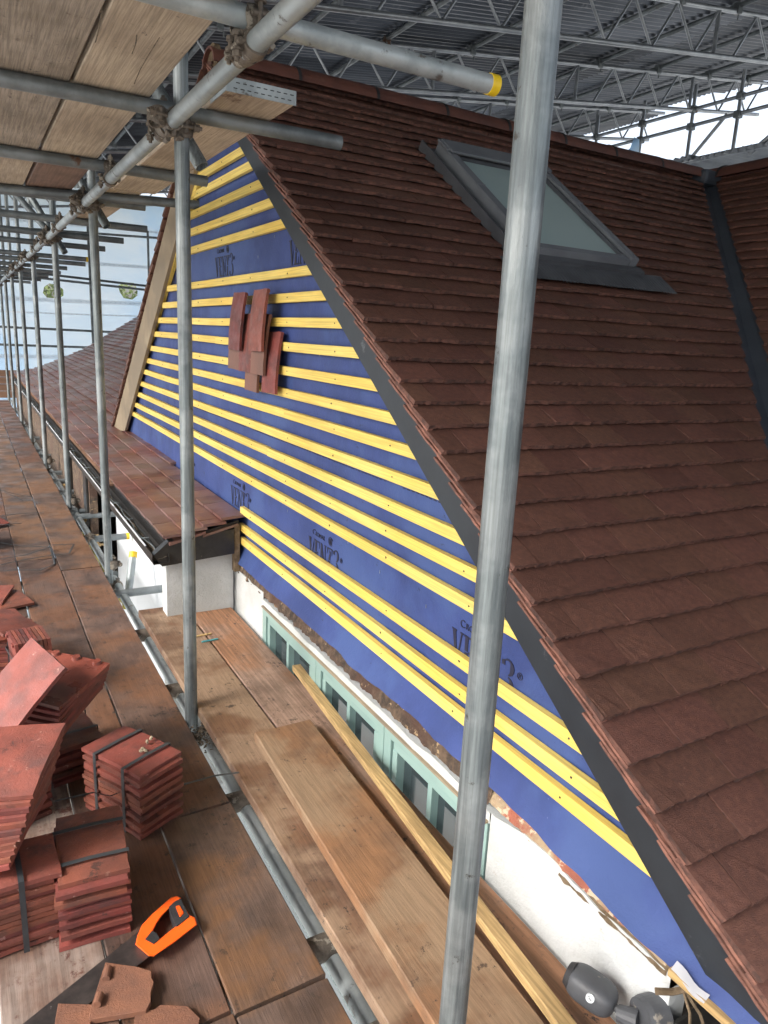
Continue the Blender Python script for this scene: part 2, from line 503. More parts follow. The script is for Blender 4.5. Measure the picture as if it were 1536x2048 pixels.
# --- ridge tiles (half round)
def ridge_run(p, dr, n, ln, side, r=.105):
    for i in range(n):
        bm = NB()
        a0 = Vector(p) + dr * (i * ln + .004); a1 = Vector(p) + dr * ((i + 1) * ln - .006)
        dz0 = rnd.uniform(-.004, .004); dz1 = rnd.uniform(-.004, .004)
        RI = []
        for q, dz, sc in ((a0, dz0, 1.0), (a0 + (a1 - a0) * .5, (dz0 + dz1) / 2, .985), (a1, dz1, 1.0)):
            RI.append([bm.verts.new(q + side * math.cos(math.pi * t / 12) * r * sc + Vector((0, 0, math.sin(math.pi * t / 12) * r * .82 * sc - .045 + dz))) for t in range(13)])
            RI[-1] += [bm.verts.new(q + side * math.cos(math.pi * t / 12) * (r - .014) * sc + Vector((0, 0, math.sin(math.pi * t / 12) * (r - .014) * .82 * sc - .045 + dz))) for t in range(12, -1, -1)]
        m_ = len(RI[0])
        for A, B in zip(RI, RI[1:]):
            for t in range(m_): bm.faces.new((A[t], A[(t + 1) % m_], B[(t + 1) % m_], B[t]))
        for A in (RI[0], RI[-1]):
            for t in range(12): bm.faces.new((A[t], A[t + 1], A[m_ - 2 - t], A[m_ - 1 - t]))
        obj('ridge_tile', bm, M['ridge'], house, smooth=True)
        # dark joint clip
        bm = NB()
        for t in range(0, 12):
            pa = [side * math.cos(math.pi * tt / 12) * rr + Vector((0, 0, math.sin(math.pi * tt / 12) * rr * .82 - .043)) for rr in (r + .002, r - .02) for tt in (t, t + 1)]
            q = a1
            vv = [bm.verts.new(q + x_ + dr * e) for x_ in pa for e in (-.006, .012)]
            bmesh.ops.convex_hull(bm, input=vv)
        obj('ridge_joint', bm, M['rubber'], house)


ridge_run((1.14, YR + .01, ZR + .035), Vector((1, 0, 0)), 8, .46, Vector((0, 1, 0)))
ridge_run((XR + .02, YR + .32, ZR + .045), Vector((0, -1, 0)), 9, .46, Vector((1, 0, 0)))
bm = NB(); box(bm, (XR - .19, YR - .13, ZR - .06), (XR + .02, YR + .10, ZR + .045), .03); obj('ridge_saddle', bm, M['valley'], house)
# mortar bed at the ridge end
bm = NB()
tube(bm, (1.165, YR + .01, ZR + .01), (1.19, YR + .01, ZR + .01), r=.085, seg=18)
obj('ridge_mortar', bm, M['mortar'], house)

# --- front verge: dark strip + protruding tile edges
VX = 1.168
bm = NB()
pa = Vector((VX, .30, zf(.30) - .034)); pb = Vector((VX, YR, ZR - .034))
prism(bm, [pa - Vector((0, 0, .121)), pa, pb, pb - Vector((0, 0, .121))], (.02, 0, 0))
obj('verge_strip', bm, M['verge'], house)
bm = NB()
for k in range(k0, krow - 1):
    o = Vector((1.155, Y0, Z0)) + V * (k * GAUGE)
    for (a, b_, na, nb, x0) in ((0, .262, .0, -.034, -.001),):
        a += rnd.uniform(-.004, .004); b_ += rnd.uniform(-.03, .02); segs = 10
        prev = None
        for i in range(segs + 1):
            f = i / segs
            p = o + V * (a + (b_ - a) * f) + NN * (na + (nb - na) * f + rnd.uniform(-.001, .001))
            ring = [bm.verts.new(p + Vector((x0 + xx, 0, 0)) + NN * (hh + rnd.uniform(-.0012, .0012))) for xx, hh in ((0, 0), (0, -.0072), (.018, -.0072), (.018, 0))]
            if prev:
                for t in range(4): bm.faces.new((prev[t], prev[(t + 1) % 4], ring[(t + 1) % 4], ring[t]))
            else: bm.faces.new(ring)
            prev = ring
        bm.faces.new(prev)
obj('verge_tile_edge', bm, M['tileedge'], house)

# --- rear verge: tan undercloak board, tile edges
bm = NB()
for ya, yb in ((3.98, 7.12),):
    n_ = 10
    prevv = None
    for i in range(n_ + 1):
        y = ya + (yb - ya) * i / n_
        sag = .03 * math.sin(math.pi * i / n_)
        zt = zr(y) - .01 - sag * .2
        ring = [bm.verts.new(p) for p in ((1.150, y, zt), (1.150, y, max(zt - .26 - .10 * (i / n_), .565)), (1.172, y, max(zt - .26 - .10 * (i / n_), .565)), (1.172, y, zt))]
        if prevv:
            for t in range(4): bm.faces.new((prevv[t], prevv[(t + 1) % 4], ring[(t + 1) % 4], ring[t]))
        else: bm.faces.new(ring)
        prevv = ring
    bm.faces.new(prevv)
obj('undercloak_board', bm, M['tan'], house)
rd = Vector((0, 1, -.715)).normalized(); rn = Vector((0, .715, 1)).normalized()
bm = NB()
o = Vector((1.13, 3.97, zr(3.97)))
k = 0
while k * .1045 < 3.85:
    p = o + rd * (k * .1045 + rnd.uniform(-.006, .006))
    for (na, nb) in ((.012, -.012),):
        q0 = p + rd * .22 + rn * .030; q1 = p + rn * .0
        vv = []
        for q in (q0, q1):
            for xx in (0, .06 + .0):
                for hh in (0, -.012): vv.append(bm.verts.new(q + Vector((xx + (rnd.uniform(-.004, .004)), 0, 0)) + rn * hh))
        bmesh.ops.convex_hull(bm, input=vv)
    k += 1
obj('verge_tile_edge', bm, M['tile'], house)
# rear slope of the gable roof (tiles simplified to courses, faces away)
bm = NB()
for k in range(0, 37):
    p = Vector((1.14, 3.97, zr(3.97))) + rd * (k * .1045)
    obox(bm, p, Vector((1, 0, 0)), rd, rn, (0, 4.0), (-.03, .12), (.002 + 0.0, .018))
obj('roof_slope', bm, M['tile'], house)['label'] = 'rear tiled slope falling away behind the ridge'

# --- gable wall backing
bm = NB()
prism(bm, [(1.222, .74, .24), (1.222, .74, -5), (1.222, 16, -5), (1.222, 16, .4), (1.222, 7.0, .45), (1.222, 3.92, 2.68), (1.222, .74, zf(.74) - .12)], (.12, 0, 0))
obj('gable_wall', bm, M['brick'], house)
bm = NB()
prism(bm, [(1.345, .745, -5), (5.2, .745, -5), (5.2, .745, .3), (1.345, .745, .3)], (0, .1, 0))
obj('end_wall', bm, M['white'], house)

# --- membrane: flat area + flared foot
bm = NB()
ys = [.40 + i * .025 for i in range(270)]
def top_at(y): return min(zf(y) - .08, zr(y) - .2) if y > .7 else zf(y) - .08
def sl(y, z):
    c1 = abs(noise.noise(Vector((y * 5 + z * 1.5, z * 1.2, 5))))
    return noise.noise(Vector((y * 1.7, z * 5, 3))) * .006 + noise.noise(Vector((y * 9, z * 2.2, 9))) * .0022 + .004 * math.exp(-(c1 / .05) ** 2) + (noise.noise(Vector((y * 7 + z * 6, z * 14, 1))) * .009 if z < .60 else 0) * max(0, min(1, (.60 - z) / .12))
cols = []
for y in ys:
    tz = max(top_at(y), .46)
    foot = y < 3.62
    bz = .40
    c_ = []
    nz_ = 60
    for i in range(nz_ + 1):
        z = bz + (tz - bz) * i / nz_
        c_.append(Vector((GX + sl(y, z), y, z)))
    if foot:
        wv = noise.noise(Vector((y * 3.1, 0, 1))) * .012 + noise.noise(Vector((y * 9, 4, 1))) * .009 + noise.noise(Vector((y * 21, 4, 1))) * .004
        e = max(0, (1.25 - max(y, .74))) / .5 + max(0, .74 - y) * .3
        low = [Vector((1.194 + wv * .3, y, .382)), Vector((1.181 + wv * .4, y, .356 - e * .013)), Vector((1.168 + wv * .6, y, .334 - e * .018)),
               Vector((1.158 + wv * .7 - .018 * e, y, .314 + wv * .5 - e * .022))]
        c_ = low[::-1] + c_
    else:
        c_ = [Vector((GX, y, .40))] * 4 + c_
    cols.append([bm.verts.new(p) for p in c_])
for a, b_ in zip(cols, cols[1:]):
    for i in range(len(a) - 1): bm.faces.new((a[i], a[i + 1], b_[i + 1], b_[i]))
# clip the two raking edges (hidden by the verge strips)
clip(bm, (GX, Y0, zf(Y0) - .06), Vector((0, -SP, CP)))
clip(bm, (GX, 5, zr(5) - .10), Vector((0, .715, 1)).normalized())
clip(bm, (GX, 7.05, 0), Vector((0, 1, 0)))
bmesh.ops.solidify(bm, geom=bm.faces[:], thickness=.0015)
mem = obj('membrane', bm, M['membrane'], house, smooth=True)


def onto(o):
    for v in o.data.vertices:
        v.co.x = GX + sl(v.co.y + HL.y, v.co.z + HL.z) - HL.x - (.0022 if v.co.x + HL.x < GX - .0082 else .0010)
    return o
HL = Vector((1.3, 4, -5))


def text_mesh(s, size, xf, parent, name='printed_word', m=None, ext=.0006, sx=1, offset=0.0, embolden=False):
    cu = bpy.data.curves.new('t', 'FONT')
    cu.body = s; cu.size = size; cu.extrude = ext; cu.offset = offset
    to = bpy.data.objects.new('t', cu)
    col.objects.link(to)
    bpy.context.view_layer.update()
    me = bpy.data.meshes.new_from_object(to.evaluated_get(bpy.context.evaluated_depsgraph_get()))
    bpy.data.objects.remove(to); bpy.data.curves.remove(cu)
    bm = NB(); bm.from_mesh(me); bpy.data.meshes.remove(me)
    for v in bm.verts: v.co = xf @ Vector((v.co.x * sx, v.co.y, v.co.z))
    if parent is mem: bmesh.ops.subdivide_edges(bm, edges=bm.edges[:], cuts=1)
    o = obj(name, bm, m or M['ink'], parent, recalc=False)
    if parent is mem: onto(o)
    return o


def wall_xf(y, z, x=GX - .0082):
    # text right -> -Y, up -> Z, facing -X
    return Matrix(((0, 0, -1, x), (-1, 0, 0, y), (0, 1, 0, z), (0, 0, 0, 1)))


def glyphs(y, z, H=.10, W=.30, cut=99):
    """the stencilled word VENT3 built from slabs with serifs"""
    bm = NB()
    def poly(pts):
        prism(bm, [(GX - .0088, y - px * W, z + pz * H) for px, pz in pts], (.0012, 0, 0))
    def rect(a, b_, c_, d_): poly([(a, c_), (b_, c_), (b_, d_), (a, d_)])
    L_ = .19
    def serif(cx, zz, hw=.028): rect(cx - hw, cx + hw, zz, zz + .055)
    # V
    poly([(.0, 1), (.055, 1), (.105, .0), (.075, .0)]); poly([(.112, .05), (.10, .22), (.148, 1), (.168, 1)]); rect(-.012, .07, .955, 1); rect(.13, .185, .955, 1)
    # E
    x = .215
    rect(x, x + .05, 0, .48); rect(x, x + .05, .53, 1); rect(x - .018, x + .13, 0, .06); rect(x - .018, x + .13, .94, 1); rect(x + .06, x + .095, .47, .54)
    poly([(x + .13, 0), (x + .13, .3), (x + .11, .06)]); poly([(x + .13, 1), (x + .13, .7), (x + .11, .94)])
    # N
    x = .39
    rect(x, x + .022, 0, .93); poly([(x - .01, 1), (x + .035, 1), (x + .13, .12), (x + .13, 0), (x + .11, 0)]); rect(x + .128, x + .146, .2, 1); rect(x - .02, x + .045, 0, .05); rect(x + .105, x + .165, .95, 1)
    # T
    x = .59
    rect(x + .045, x + .10, 0, .47); rect(x + .045, x + .10, .52, .9); rect(x, x + .145, .93, 1); rect(x + .02, x + .125, 0, .05)
    poly([(x, 1), (x - .004, .72), (x + .018, .93)]); poly([(x + .145, 1), (x + .149, .72), (x + .127, .93)])
    # 3
    x = .80
    def arc(cx, cz, rx, rz, a0, a1, wx, n=10):
        for i in range(n):
            t0 = R(a0 + (a1 - a0) * i / n); t1 = R(a0 + (a1 - a0) * (i + 1) / n)
            def th(t): return wx * (.35 + .65 * max(0, math.cos(t)))
            poly([(cx + rx * math.cos(t0), cz + rz * math.sin(t0)), (cx + rx * math.cos(t1), cz + rz * math.sin(t1)),
                  (cx + (rx - th(t1)) * math.cos(t1), cz + (rz - .05) * math.sin(t1)), (cx + (rx - th(t0)) * math.cos(t0), cz + (rz - .05) * math.sin(t0))])
    arc(x + .06, .84, .085, .24, -80, 130, .055); arc(x + .06, .28, .10, .31, -130, 82, .06)
    poly([(x - .03, .98), (x + .01, 1.02), (x + .02, .86), (x - .02, .86)]); poly([(x - .035, .1), (x - .01, .22), (x + .02, .18), (x, .04)])
    if cut < 90:
        clip(bm, (0, cut, 0), Vector((0, -1, 0)))
    bmesh.ops.subdivide_edges(bm, edges=bm.edges[:], cuts=1)
    o = onto(obj('printed_word', bm, M['ink'], mem))
    return o


def logo(y, z, r=.019):
    bm = NB()
    def ring(r0, r1, n=20):
        for i in range(n):
            a, b_ = 2 * math.pi * i / n, 2 * math.pi * (i + 1) / n
            prism(bm, [(GX - .0088, y + math.cos(t) * q, z + math.sin(t) * q) for t, q in ((a, r0), (b_, r0), (b_, r1), (a, r1))], (.0012, 0, 0))
    ring(r, r * .86)
    for s_ in (-.45, -.15, .15, .45):
        box(bm, (GX - .0088, y + s_ * r - r * .09, z - r * .5), (GX - .0076, y + s_ * r + r * .09, z + r * .35))
    box(bm, (GX - .0088, y - r * .62, z - r * .72), (GX - .0076, y + r * .62, z - r * .56))
    prism(bm, [(GX - .0088, y - r * .66, z + r * .42), (GX - .0088, y, z + r * .72), (GX - .0088, y + r * .66, z + r * .42)], (.0012, 0, 0))
    onto(obj('printed_logo', bm, M['ink'], mem))


for (y, z, full) in ((3.96, 1.775, 99), (2.93, 1.775, 2.74), (3.70, .585, 99), (2.66, .575, 99), (1.60, .575, 99), (5.0, 1.775, 99), (4.75, .585, 99)):
    glyphs(y, z, cut=full)
    if full > 90:
        zz = z + .118
        text_mesh('C', .034, wall_xf(y - .035, zz - .001), mem)
        text_mesh('ROMAR', .026, wall_xf(y - .062, zz), mem)
        logo(y - .205, zz + .011)
        text_mesh('\u00ae', .028, wall_xf(y - .296, z + .07), mem)
# printed dashed lap lines
for (z, ya, yb) in ((1.03, .9, 4.9), (1.625, 2.2, 4.9), (1.33, 2.0, 5.2), (2.12, 3.2, 4.2), (.425, .8, 3.4)):
    bm = NB(); y = ya
    while y < yb:
        if not (.35 < (y * .7) % 1 < .42):
            box(bm, (GX - .0088, y, z), (GX - .0080, y + .016, z + .0028))
        y += .026
    clip(bm, (GX, Y0, zf(Y0) - .10), Vector((0, -SP, CP)))
    if len(bm.faces): onto(obj('printed_dashes', bm, M['ink'], mem))
bm = NB(); y = .8
while y < 3.4:
    box(bm, (1.1690, y, .345), (1.1700, y + .016, .348)); y += .026
bm.free()

for (y, z) in ((1.1, .40), (.98, .43), (.86, .42), (2.9, .72), (2.05, .70), (1.35, .47), (1.75, .68), (2.6, 1.42), (3.1, 1.9), (.92, .38), (3.3, 1.83), (2.3, .74)):
    bm = NB(); box(bm, (GX - .010, y, z), (GX - .008, y + .0015, z + .012)); onto(obj('staple', bm, M['galv'], mem))
bm = NB(); sweep(bm, [(1.150, 3.508, .44 - .06 * i) if i % 2 else (1.153, 3.512, .44 - .06 * i) for i in range(22)], .004, 6); obj('cable', bm, M['strap'], house)
# --- battens
def batten(z, ya, yb, x0=1.175, h=.037, x1=1.1955, jog=True):
    bm = NB()
    n_ = max(2, int((yb - ya) / .12)); prevv = None
    b0 = rnd.uniform(0, 9)
    for i in range(n_ + 1):
        y = ya + (yb - ya) * i / n_
        dz = noise.noise(Vector((y * .9, b0, 0))) * .004
        ring = [bm.verts.new((xx, y, zz + dz)) for xx, zz in ((x0 + .0012, z + h / 2), (x0, z + h / 2 - .0012), (x0, z - h / 2 + .0012), (x0 + .0012, z - h / 2), (x1, z - h / 2), (x1, z + h / 2))]
        if prevv:
            for t in range(6): bm.faces.new((prevv[t], prevv[(t + 1) % 6], ring[(t + 1) % 6], ring[t]))
        else: bm.faces.new(ring)
        prevv = ring
    bm.faces.new(prevv)
    nf = len(bm.faces); yy = .62
    while yy < yb - .03:
        if yy > ya + .03:
            yk = yy + rnd.uniform(-.02, .02); dz = noise.noise(Vector((yk * .9, b0, 0))) * .004
            tube(bm, (x0 - .0012, yk, z + dz + rnd.uniform(-.006, .006)), (x0 + .001, yk, z + dz), .0028, 8)
        yy += .45
    bm.faces.ensure_lookup_table()
    for f in bm.faces[nf:]: f.material_index = 1
    return bm


S_ = 1.0217
BZ = [(2.313, 3.38, 2.276, 3.346), (2.235, 3.285, 2.193, 3.227), (2.142, 3.169, 2.098, 3.113), (2.049, 3.041, 2.007, 2.982), (1.951, 2.892, 1.913, 2.842),
      (1.758, 2.617, 1.722, 2.578), (1.659, 2.476, 1.625, 2.44), (1.56, 2.348, 1.527, 2.302), (1.467, 2.203, 1.43, 2.17), (1.366, 2.077, 1.333, 2.04),
      (1.275, 1.938, 1.238, 1.897), (1.187, 1.809, 1.146, 1.762), (1.09, 1.662, 1.054, 1.64), (.996, 1.548, .954, 1.492), (.906, 1.447, .865, 1.40),
      (.816, 1.308, .778, 1.235), (.642, 1.025, .596, .946), (.548, .883, .505, .806), (.478, .78, .437, .708)]
for i, (zt, yt, zb, yb) in enumerate(BZ):
    zc = 1.5 + ((zt + zb) / 2 - 1.5) * S_
    y0 = (zc + .10 - Z0) / TP + Y0 + .02          # tuck under the verge strip
    y1 = (2.78 - (zc + .30)) / .715 + 3.95 - .0 + .02
    if i < 5: y1 = min(y1, 4.42)
    if i > 15: y1 = 3.48 if i != 17 else 3.50
    if 5 <= i <= 15: y1 -= .04
    join = {3: None, 8: 3.9, 11: 2.9, 13: 3.1}.get(i)
    if join:
        obj('batten', batten(zc, y0, join - .001), (M['batten'], M['rubber']), house)
        obj('batten', batten(zc + .002, join + .001, y1), (M['batten'], M['rubber']), house)
    else:
        obj('batten', batten(zc, y0, y1), (M['batten'], M['rubber']), house)
# raking batten by the rear verge
bm = NB()
for ya, yb in ((4.30, 4.48), (4.48, 6.95)):
    pass
def rake(y): return max(zr(y) - .27 - .10 * (y - 3.98) / 3.14, .565)
prism(bm, [(1.1725, 4.18, rake(4.18) - .005), (1.1725, 6.8, rake(6.8) - .005), (1.1725, 6.8, rake(6.8) - .055), (1.1725, 4.18, rake(4.18) - .055)], (.023, 0, 0))
obj('rake_batten', bm, M['batten'], house)

# --- white front wall with mint windows
WX = 1.165
bm = NB()
def rough_panel(bm, y0, y1, z0, z1f, x=WX, n=40, m_=6):
    g_ = []
    for i in range(n + 1):
        y = y0 + (y1 - y0) * i / n
        zt = z1f(y)
        g_.append([bm.verts.new((x + noise.noise(Vector((y * 9, zz * 9, 2))) * .004, y, zz)) for zz in [z0 + (zt - z0) * j / m_ for j in range(m_ + 1)]] + [bm.verts.new((GX + .02, y, zt))])
    for a, b_ in zip(g_, g_[1:]):
        for j in range(m_ + 1): bm.faces.new((a[j], a[j + 1], b_[j + 1], b_[j]))
def ztop(y): return .240 + .032 * max(0, min(1, (1.30 - y) * 8)) + noise.noise(Vector((y * 6, 0, 7))) * .010 + noise.noise(Vector((y * 17, 0, 7))) * .004 - .018 * max(0, min(1, (1.25 - y) * 3))
rough_panel(bm, .72, 1.315, -.9, ztop)
rough_panel(bm, 3.10, 3.52, -.9, lambda y: ztop(y) + .03)
rough_panel(bm, 1.315, 3.10, .213, ztop, x=WX - .004)
box(bm, (WX - .004, 1.315, .205), (GX + .02, 3.10, .213))
box(bm, (WX, .72, -5), (GX + .02, 3.52, -.9))
box(bm, (WX, .715, -5), (GX + .02, .7205, .215))
obj('rendered_wall', bm, M['white'], house)
# rough brick ledge on top of the render
bm = NB()
def lump(bm, y0, y1, x0, x1, z0, z1, s, amp=.010, n=60):
    g_ = []
    for i in range(n + 1):
        y = y0 + (y1 - y0) * i / n
        q = []
        for j in range(7):
            f = j / 6
            x = x0 + (x1 - x0) * f
            z = z0 + (z1 - z0) * (1 - (1 - f) ** 4)
            nn_ = noise.noise(Vector((y * 22 + s, f * 4, s))) * amp + noise.noise(Vector((y * 60 + s, f * 9, s))) * amp * .5
            q.append(bm.verts.new((x + nn_, y, z + nn_ * .8)))
        g_.append(q)
    for a, b_ in zip(g_, g_[1:]):
        for j in range(6): bm.faces.new((a[j], a[j + 1], b_[j + 1], b_[j]))
lump(bm, 1.33, 3.5, WX - .001, GX + .012, .256, .320, 3, .008, n=200)
obj('brick_ledge', bm, M['brick'], house)
bm = NB()
lump(bm, .735, 1.345, WX + .001, GX + .01, .262, .296, 5, .005, n=110)
obj('brick_ledge', bm, M['brickred'], house)['label'] = 'chipped red bricks along the wall top'
bm = NB()
lump(bm, .73, 1.05, WX - .003, WX + .02, .242, .262, 14, .005)
obj('mortar_fillet', bm, M['mortar'], house)
# windows
ymul = [3.10, 2.98, 2.50, 2.46]
def window(y0, y1, bars):
    """casement with top rail; y0>y1"""
    bm = NB()
    t = .045
    box(bm, (1.158, y1, .172), (1.205, y0, .205), .002)
    box(bm, (1.159, y1, -.85), (1.205, y1 + t, .172), .002)
    box(bm, (1.159, y0 - t, -.85), (1.205, y0, .172), .002)
    box(bm, (1.159, y1, -.90), (1.205, y0, -.85), .002)
    fr = obj('window', bm, M['mint'], house)
    bm = NB()
    box(bm, (1.168, y1 + t + .004, .135), (1.204, y0 - t - .004, .168), .003)
    box(bm, (1.166, y1 + t + .004, -.85), (1.204, y1 + t + .034, .135), .003)
    box(bm, (1.166, y0 - t - .034, -.85), (1.204, y0 - t - .004, .135), .003)
    obj('sash', bm, M['mint'], fr)
    for yb in bars:
        bm = NB(); box(bm, (1.170, yb - .012, -.85), (1.204, yb + .012, .134), .002); obj('glazing_bar', bm, M['mint'], fr)
    bm = NB(); box(bm, (1.198, y1 + t + .03, -.85), (1.201, y0 - t - .03, .14)); obj('pane', bm, M['glass'], fr)
    return fr
window(3.095, 2.47, [2.80])
window(2.466, 1.90, [2.19])
window(1.896, 1.32, [1.62])
# flat mint header strip over the windows with a lead drip
bm = NB(); box(bm, (1.150, 1.32, .2055), (1.168, 3.09, .2125)); obj('drip_strip', bm, M['tan'], house)

# --- return wall, pent soffit and side wall
bm = NB()
box(bm, (.80, 3.52, -5), (1.164, 3.62, .40)); obj('return_wall', bm, M['white'], house)
bm = NB()
box(bm, (1.0, 3.625, -5), (1.06, 6.2, .44)); obj('side_wall', bm, M['whitesm'], house)
bm = NB()
box(bm, (.80, 6.205, -5), (.86, 16, .40)); obj('side_wall', bm, M['brick'], house)['label'] = 'brick wall under the far eaves'
bm = NB()
box(bm, (.78, 6.25, -2), (.80, 6.42, .38), .004); box(bm, (.78, 7.3, -2), (.80, 7.42, .38), .004); obj('post', bm, M['black'], house)
# black soffit / box end
bm = NB()
prism(bm, [(.725, 3.455, .405), (.765, 3.455, .345), (1.135, 3.455, .372), (1.135, 3.455, .505), (.80, 3.455, .470)], (0, .05, 0))
obj('soffit_box', bm, M['black'], house)
bm = NB()
prism(bm, [(.765, 3.5, .34), (.80, 3.5, .34), (.80, 3.5, .44), (.765, 3.5, .44)], (0, 12.4, 0)); obj('fascia', bm, M['black'], house)
bm = NB()
box(bm, (1.138, 3.458, .27), (1.166, 3.50, .53)); obj('broken_edge', bm, M['mortar'], house)
# gutter
bm = NB()
prof = [(.716, .415), (.714, .385), (.722, .362), (.80, .362), (.80, .41)]
prof2 = [(.719, .415), (.717, .387), (.724, .366), (.797, .366), (.797, .41)]
pp = [(x, 3.44, z) for x, z in prof] + [(x, 3.44, z) for x, z in prof2[::-1]]
prism(bm, pp, (0, 12.4, 0))
gut = obj('gutter', bm, M['black'], house)
bm = NB(); box(bm, (.7125, 3.60, .4155), (.7205, 15.8, .4185)); obj('gutter_rim', bm, M['whitesm'], gut)
bm = NB()
g_ = []
for i in range(161):
    y = 3.45 + i * .0775
    g_.append([bm.verts.new((.724 + .073 * j / 5, y, .378 + noise.noise(Vector((y * 9, j * 1.3, 0))) * .010 + .004 * j)) for j in range(6)])
for a, b_ in zip(g_, g_[1:]):
    for j in range(5): bm.faces.new((a[j], a[j + 1], b_[j + 1], b_[j]))
tag(obj('gutter_debris', bm, M['debris'], gut), kind='stuff')
for k in range(3):
    bm = NB()
    pts = [(.74 + .02 * k + noise.noise(Vector((i * .35, k * 9, 0))) * .022, 3.46 + i * .10, .412 + noise.noise(Vector((i * .5, k * 5, 3))) * .018) for i in range(120)]
    sweep(bm, pts, .0028, 5)
    obj('cable', bm, M['strap'] if k else M['galvd'], gut)
for i in range(30):
    bm = NB(); box(bm, (.715, 3.75 + i * .42, .413), (.80, 3.753 + i * .42, .418)); obj('gutter_clip', bm, M['galv'], gut)

# --- side roof with curved (bellcast) slope
PR = [(.775, .480), (.98, .525), (1.19, .578), (1.45, .682), (1.72, .800), (2.0, .93), (2.27, 1.08), (2.6, 1.305), (3.25, 1.72), (4.2, 2.33)]
def prof_at(s):
    for (x0, z0), (x1, z1) in zip(PR, PR[1:]):
        l = math.hypot(x1 - x0, z1 - z0)
        if s <= l: 
            f = s / l
            return Vector((x0 + (x1 - x0) * f, 0, z0 + (z1 - z0) * f)), Vector((x1 - x0, 0, z1 - z0)).normalized()
        s -= l
    return None, None
bm = NB(); bm2 = NB()
k = 0
while True:
    p, vv_ = prof_at(k * .1)
    if p is None: break
    nn_ = Vector((-vv_.z, 0, vv_.x))
    near = p.x < 1.13
    ystart = 3.43 if near else 4.9
    yy = 16.0 + (0 if k % 2 else TW / 2)
    i = 0
    while yy > ystart:
        wd = min(TW - .002, yy - ystart)
        tgt = bm
        rtile(bm, Vector((p.x, yy, p.z)), Vector((0, -1, 0)), vv_, nn_, wd, .118, th=.014, tail=.028, head=.008, nseg=3, jit=.001)
        yy -= TW
    k += 1
sr = obj('side_roof_slope', bm, (M['tileold'], M['tileold']), house)
sr['label'] = 'curved tiled slope beside the scaffold, weathered and shiny'
bm2.free()
bm = NB()
prevv = None
for x, z in PR:
    ring = [bm.verts.new((x, y, z - dz)) for y, dz in ((5, .03), (15.98, .03), (15.98, .09), (5, .09))]
    if prevv:
        for t in range(4): bm.faces.new((prevv[t], prevv[(t + 1) % 4], ring[(t + 1) % 4], ring[t]))
    prevv = ring
obj('roof_deck', bm, M['timber'], house)
bm = NB(); prism(bm, [(.80, 3.46, .462), (1.16, 3.46, .548), (1.16, 3.46, .525), (.80, 3.46, .44)], (0, 3.3, 0)); obj('roof_deck', bm, M['black'], house)
# loose second course of tiles at the pent end
bm = NB()
for x0, x1, dz, dy in ((.80, .98, -.004, .01), (.97, 1.15, -.022, .02)):
    prism(bm, [(x0, 3.425 + dy, .465 + (x0 - .78) * .25 + dz), (x1, 3.425 + dy, .465 + (x1 - .78) * .25 + dz), (x1, 3.425 + dy, .452 + (x1 - .78) * .25 + dz), (x0, 3.425 + dy, .452 + (x0 - .78) * .25 + dz)], (0, .15, 0))
obj('verge_tile_edge', bm, M['tileold'], house)

# --- skylight
sk = Vector((SKX0, SKY0, zf(SKY0)))
L_ = (SKY1 - SKY0) / CP; Wd = SKX1 - SKX0
bm = NB()
def fr(bm, a, b_, c_, d_, n0, n1): obox(bm, sk, U, V, NN, (a, b_), (c_, d_), (n0, n1))
fr(bm, 0, .055, .0, L_, -.02, .085); fr(bm, Wd - .055, Wd, 0, L_, -.02, .085); fr(bm, .0555, Wd - .0555, L_ - .09, L_, -.02, .09); fr(bm, .0555, Wd - .0555, 0, .045, -.02, .075)
bmesh.ops.bevel(bm, geom=bm.edges[:], offset=.004, segments=2, affect='EDGES')
skl = obj('skylight', bm, M['velux'], house)
bm = NB(); fr(bm, .055, Wd - .055, .045, L_ - .09, .050, .056); obj('pane', bm, M['skyglass'], skl)
bm = NB()
fr(bm, .0565, .078, .046, L_ - .091, .057, .072); fr(bm, Wd - .078, Wd - .0565, .046, L_ - .091, .057, .072); fr(bm, .079, Wd - .079, L_ - .115, L_ - .091, .057, .072); fr(bm, .079, Wd - .079, .046, .062, .057, .066)
obj('sash', bm, M['lead'], skl)
bm = NB()
for xx in (0, Wd - .065): fr(bm, xx - .003, xx + .068, L_ - .10, L_ + .004, .084, .094)
for xx in (-.002, Wd - .056): fr(bm, xx, xx + .058, L_ * .55, L_ * .55 + .004, .083, .087)
fr(bm, .02, Wd - .02, L_ - .12, L_ + .01, .088, .098)
obj('top_hood', bm, M['velux'], skl)
bm = NB()
fr(bm, -.055, -.002, -.03, L_ + .06, .004, .012); fr(bm, -.058, -.050, -.03, L_ + .06, .004, .055)
fr(bm, Wd + .002, Wd + .05, -.03, L_ + .06, .004, .03); fr(bm, -.05, Wd + .05, L_ + .004, L_ + .07, .01, .02)
fr(bm, -.03, Wd + .03, -.045, -.002, .006, .045)
obj('side_flashing', bm, M['lead'], skl)
bm = NB()
g_ = []
nU = 150
for i in range(nU + 1):
    a = -.16 + (Wd + .32) * i / nU
    q = []
    for j in range(5):
        bb = -.035 - .14 * j / 4 + (-.004 * math.sin(i * 1.9) if j == 4 else 0)
        q.append(bm.verts.new(sk + U * a + V * bb + NN * (.030 - .004 * j / 4 + .0035 * (j / 4) * math.sin(i * 2.1) + noise.noise(Vector((i * .1, j, 0))) * .004)))
    g_.append(q)
for a, b_ in zip(g_, g_[1:]):
    for j in range(4): bm.faces.new((a[j], a[j + 1], b_[j + 1], b_[j]))
obj('apron_flashing', bm, M['lead'], skl)

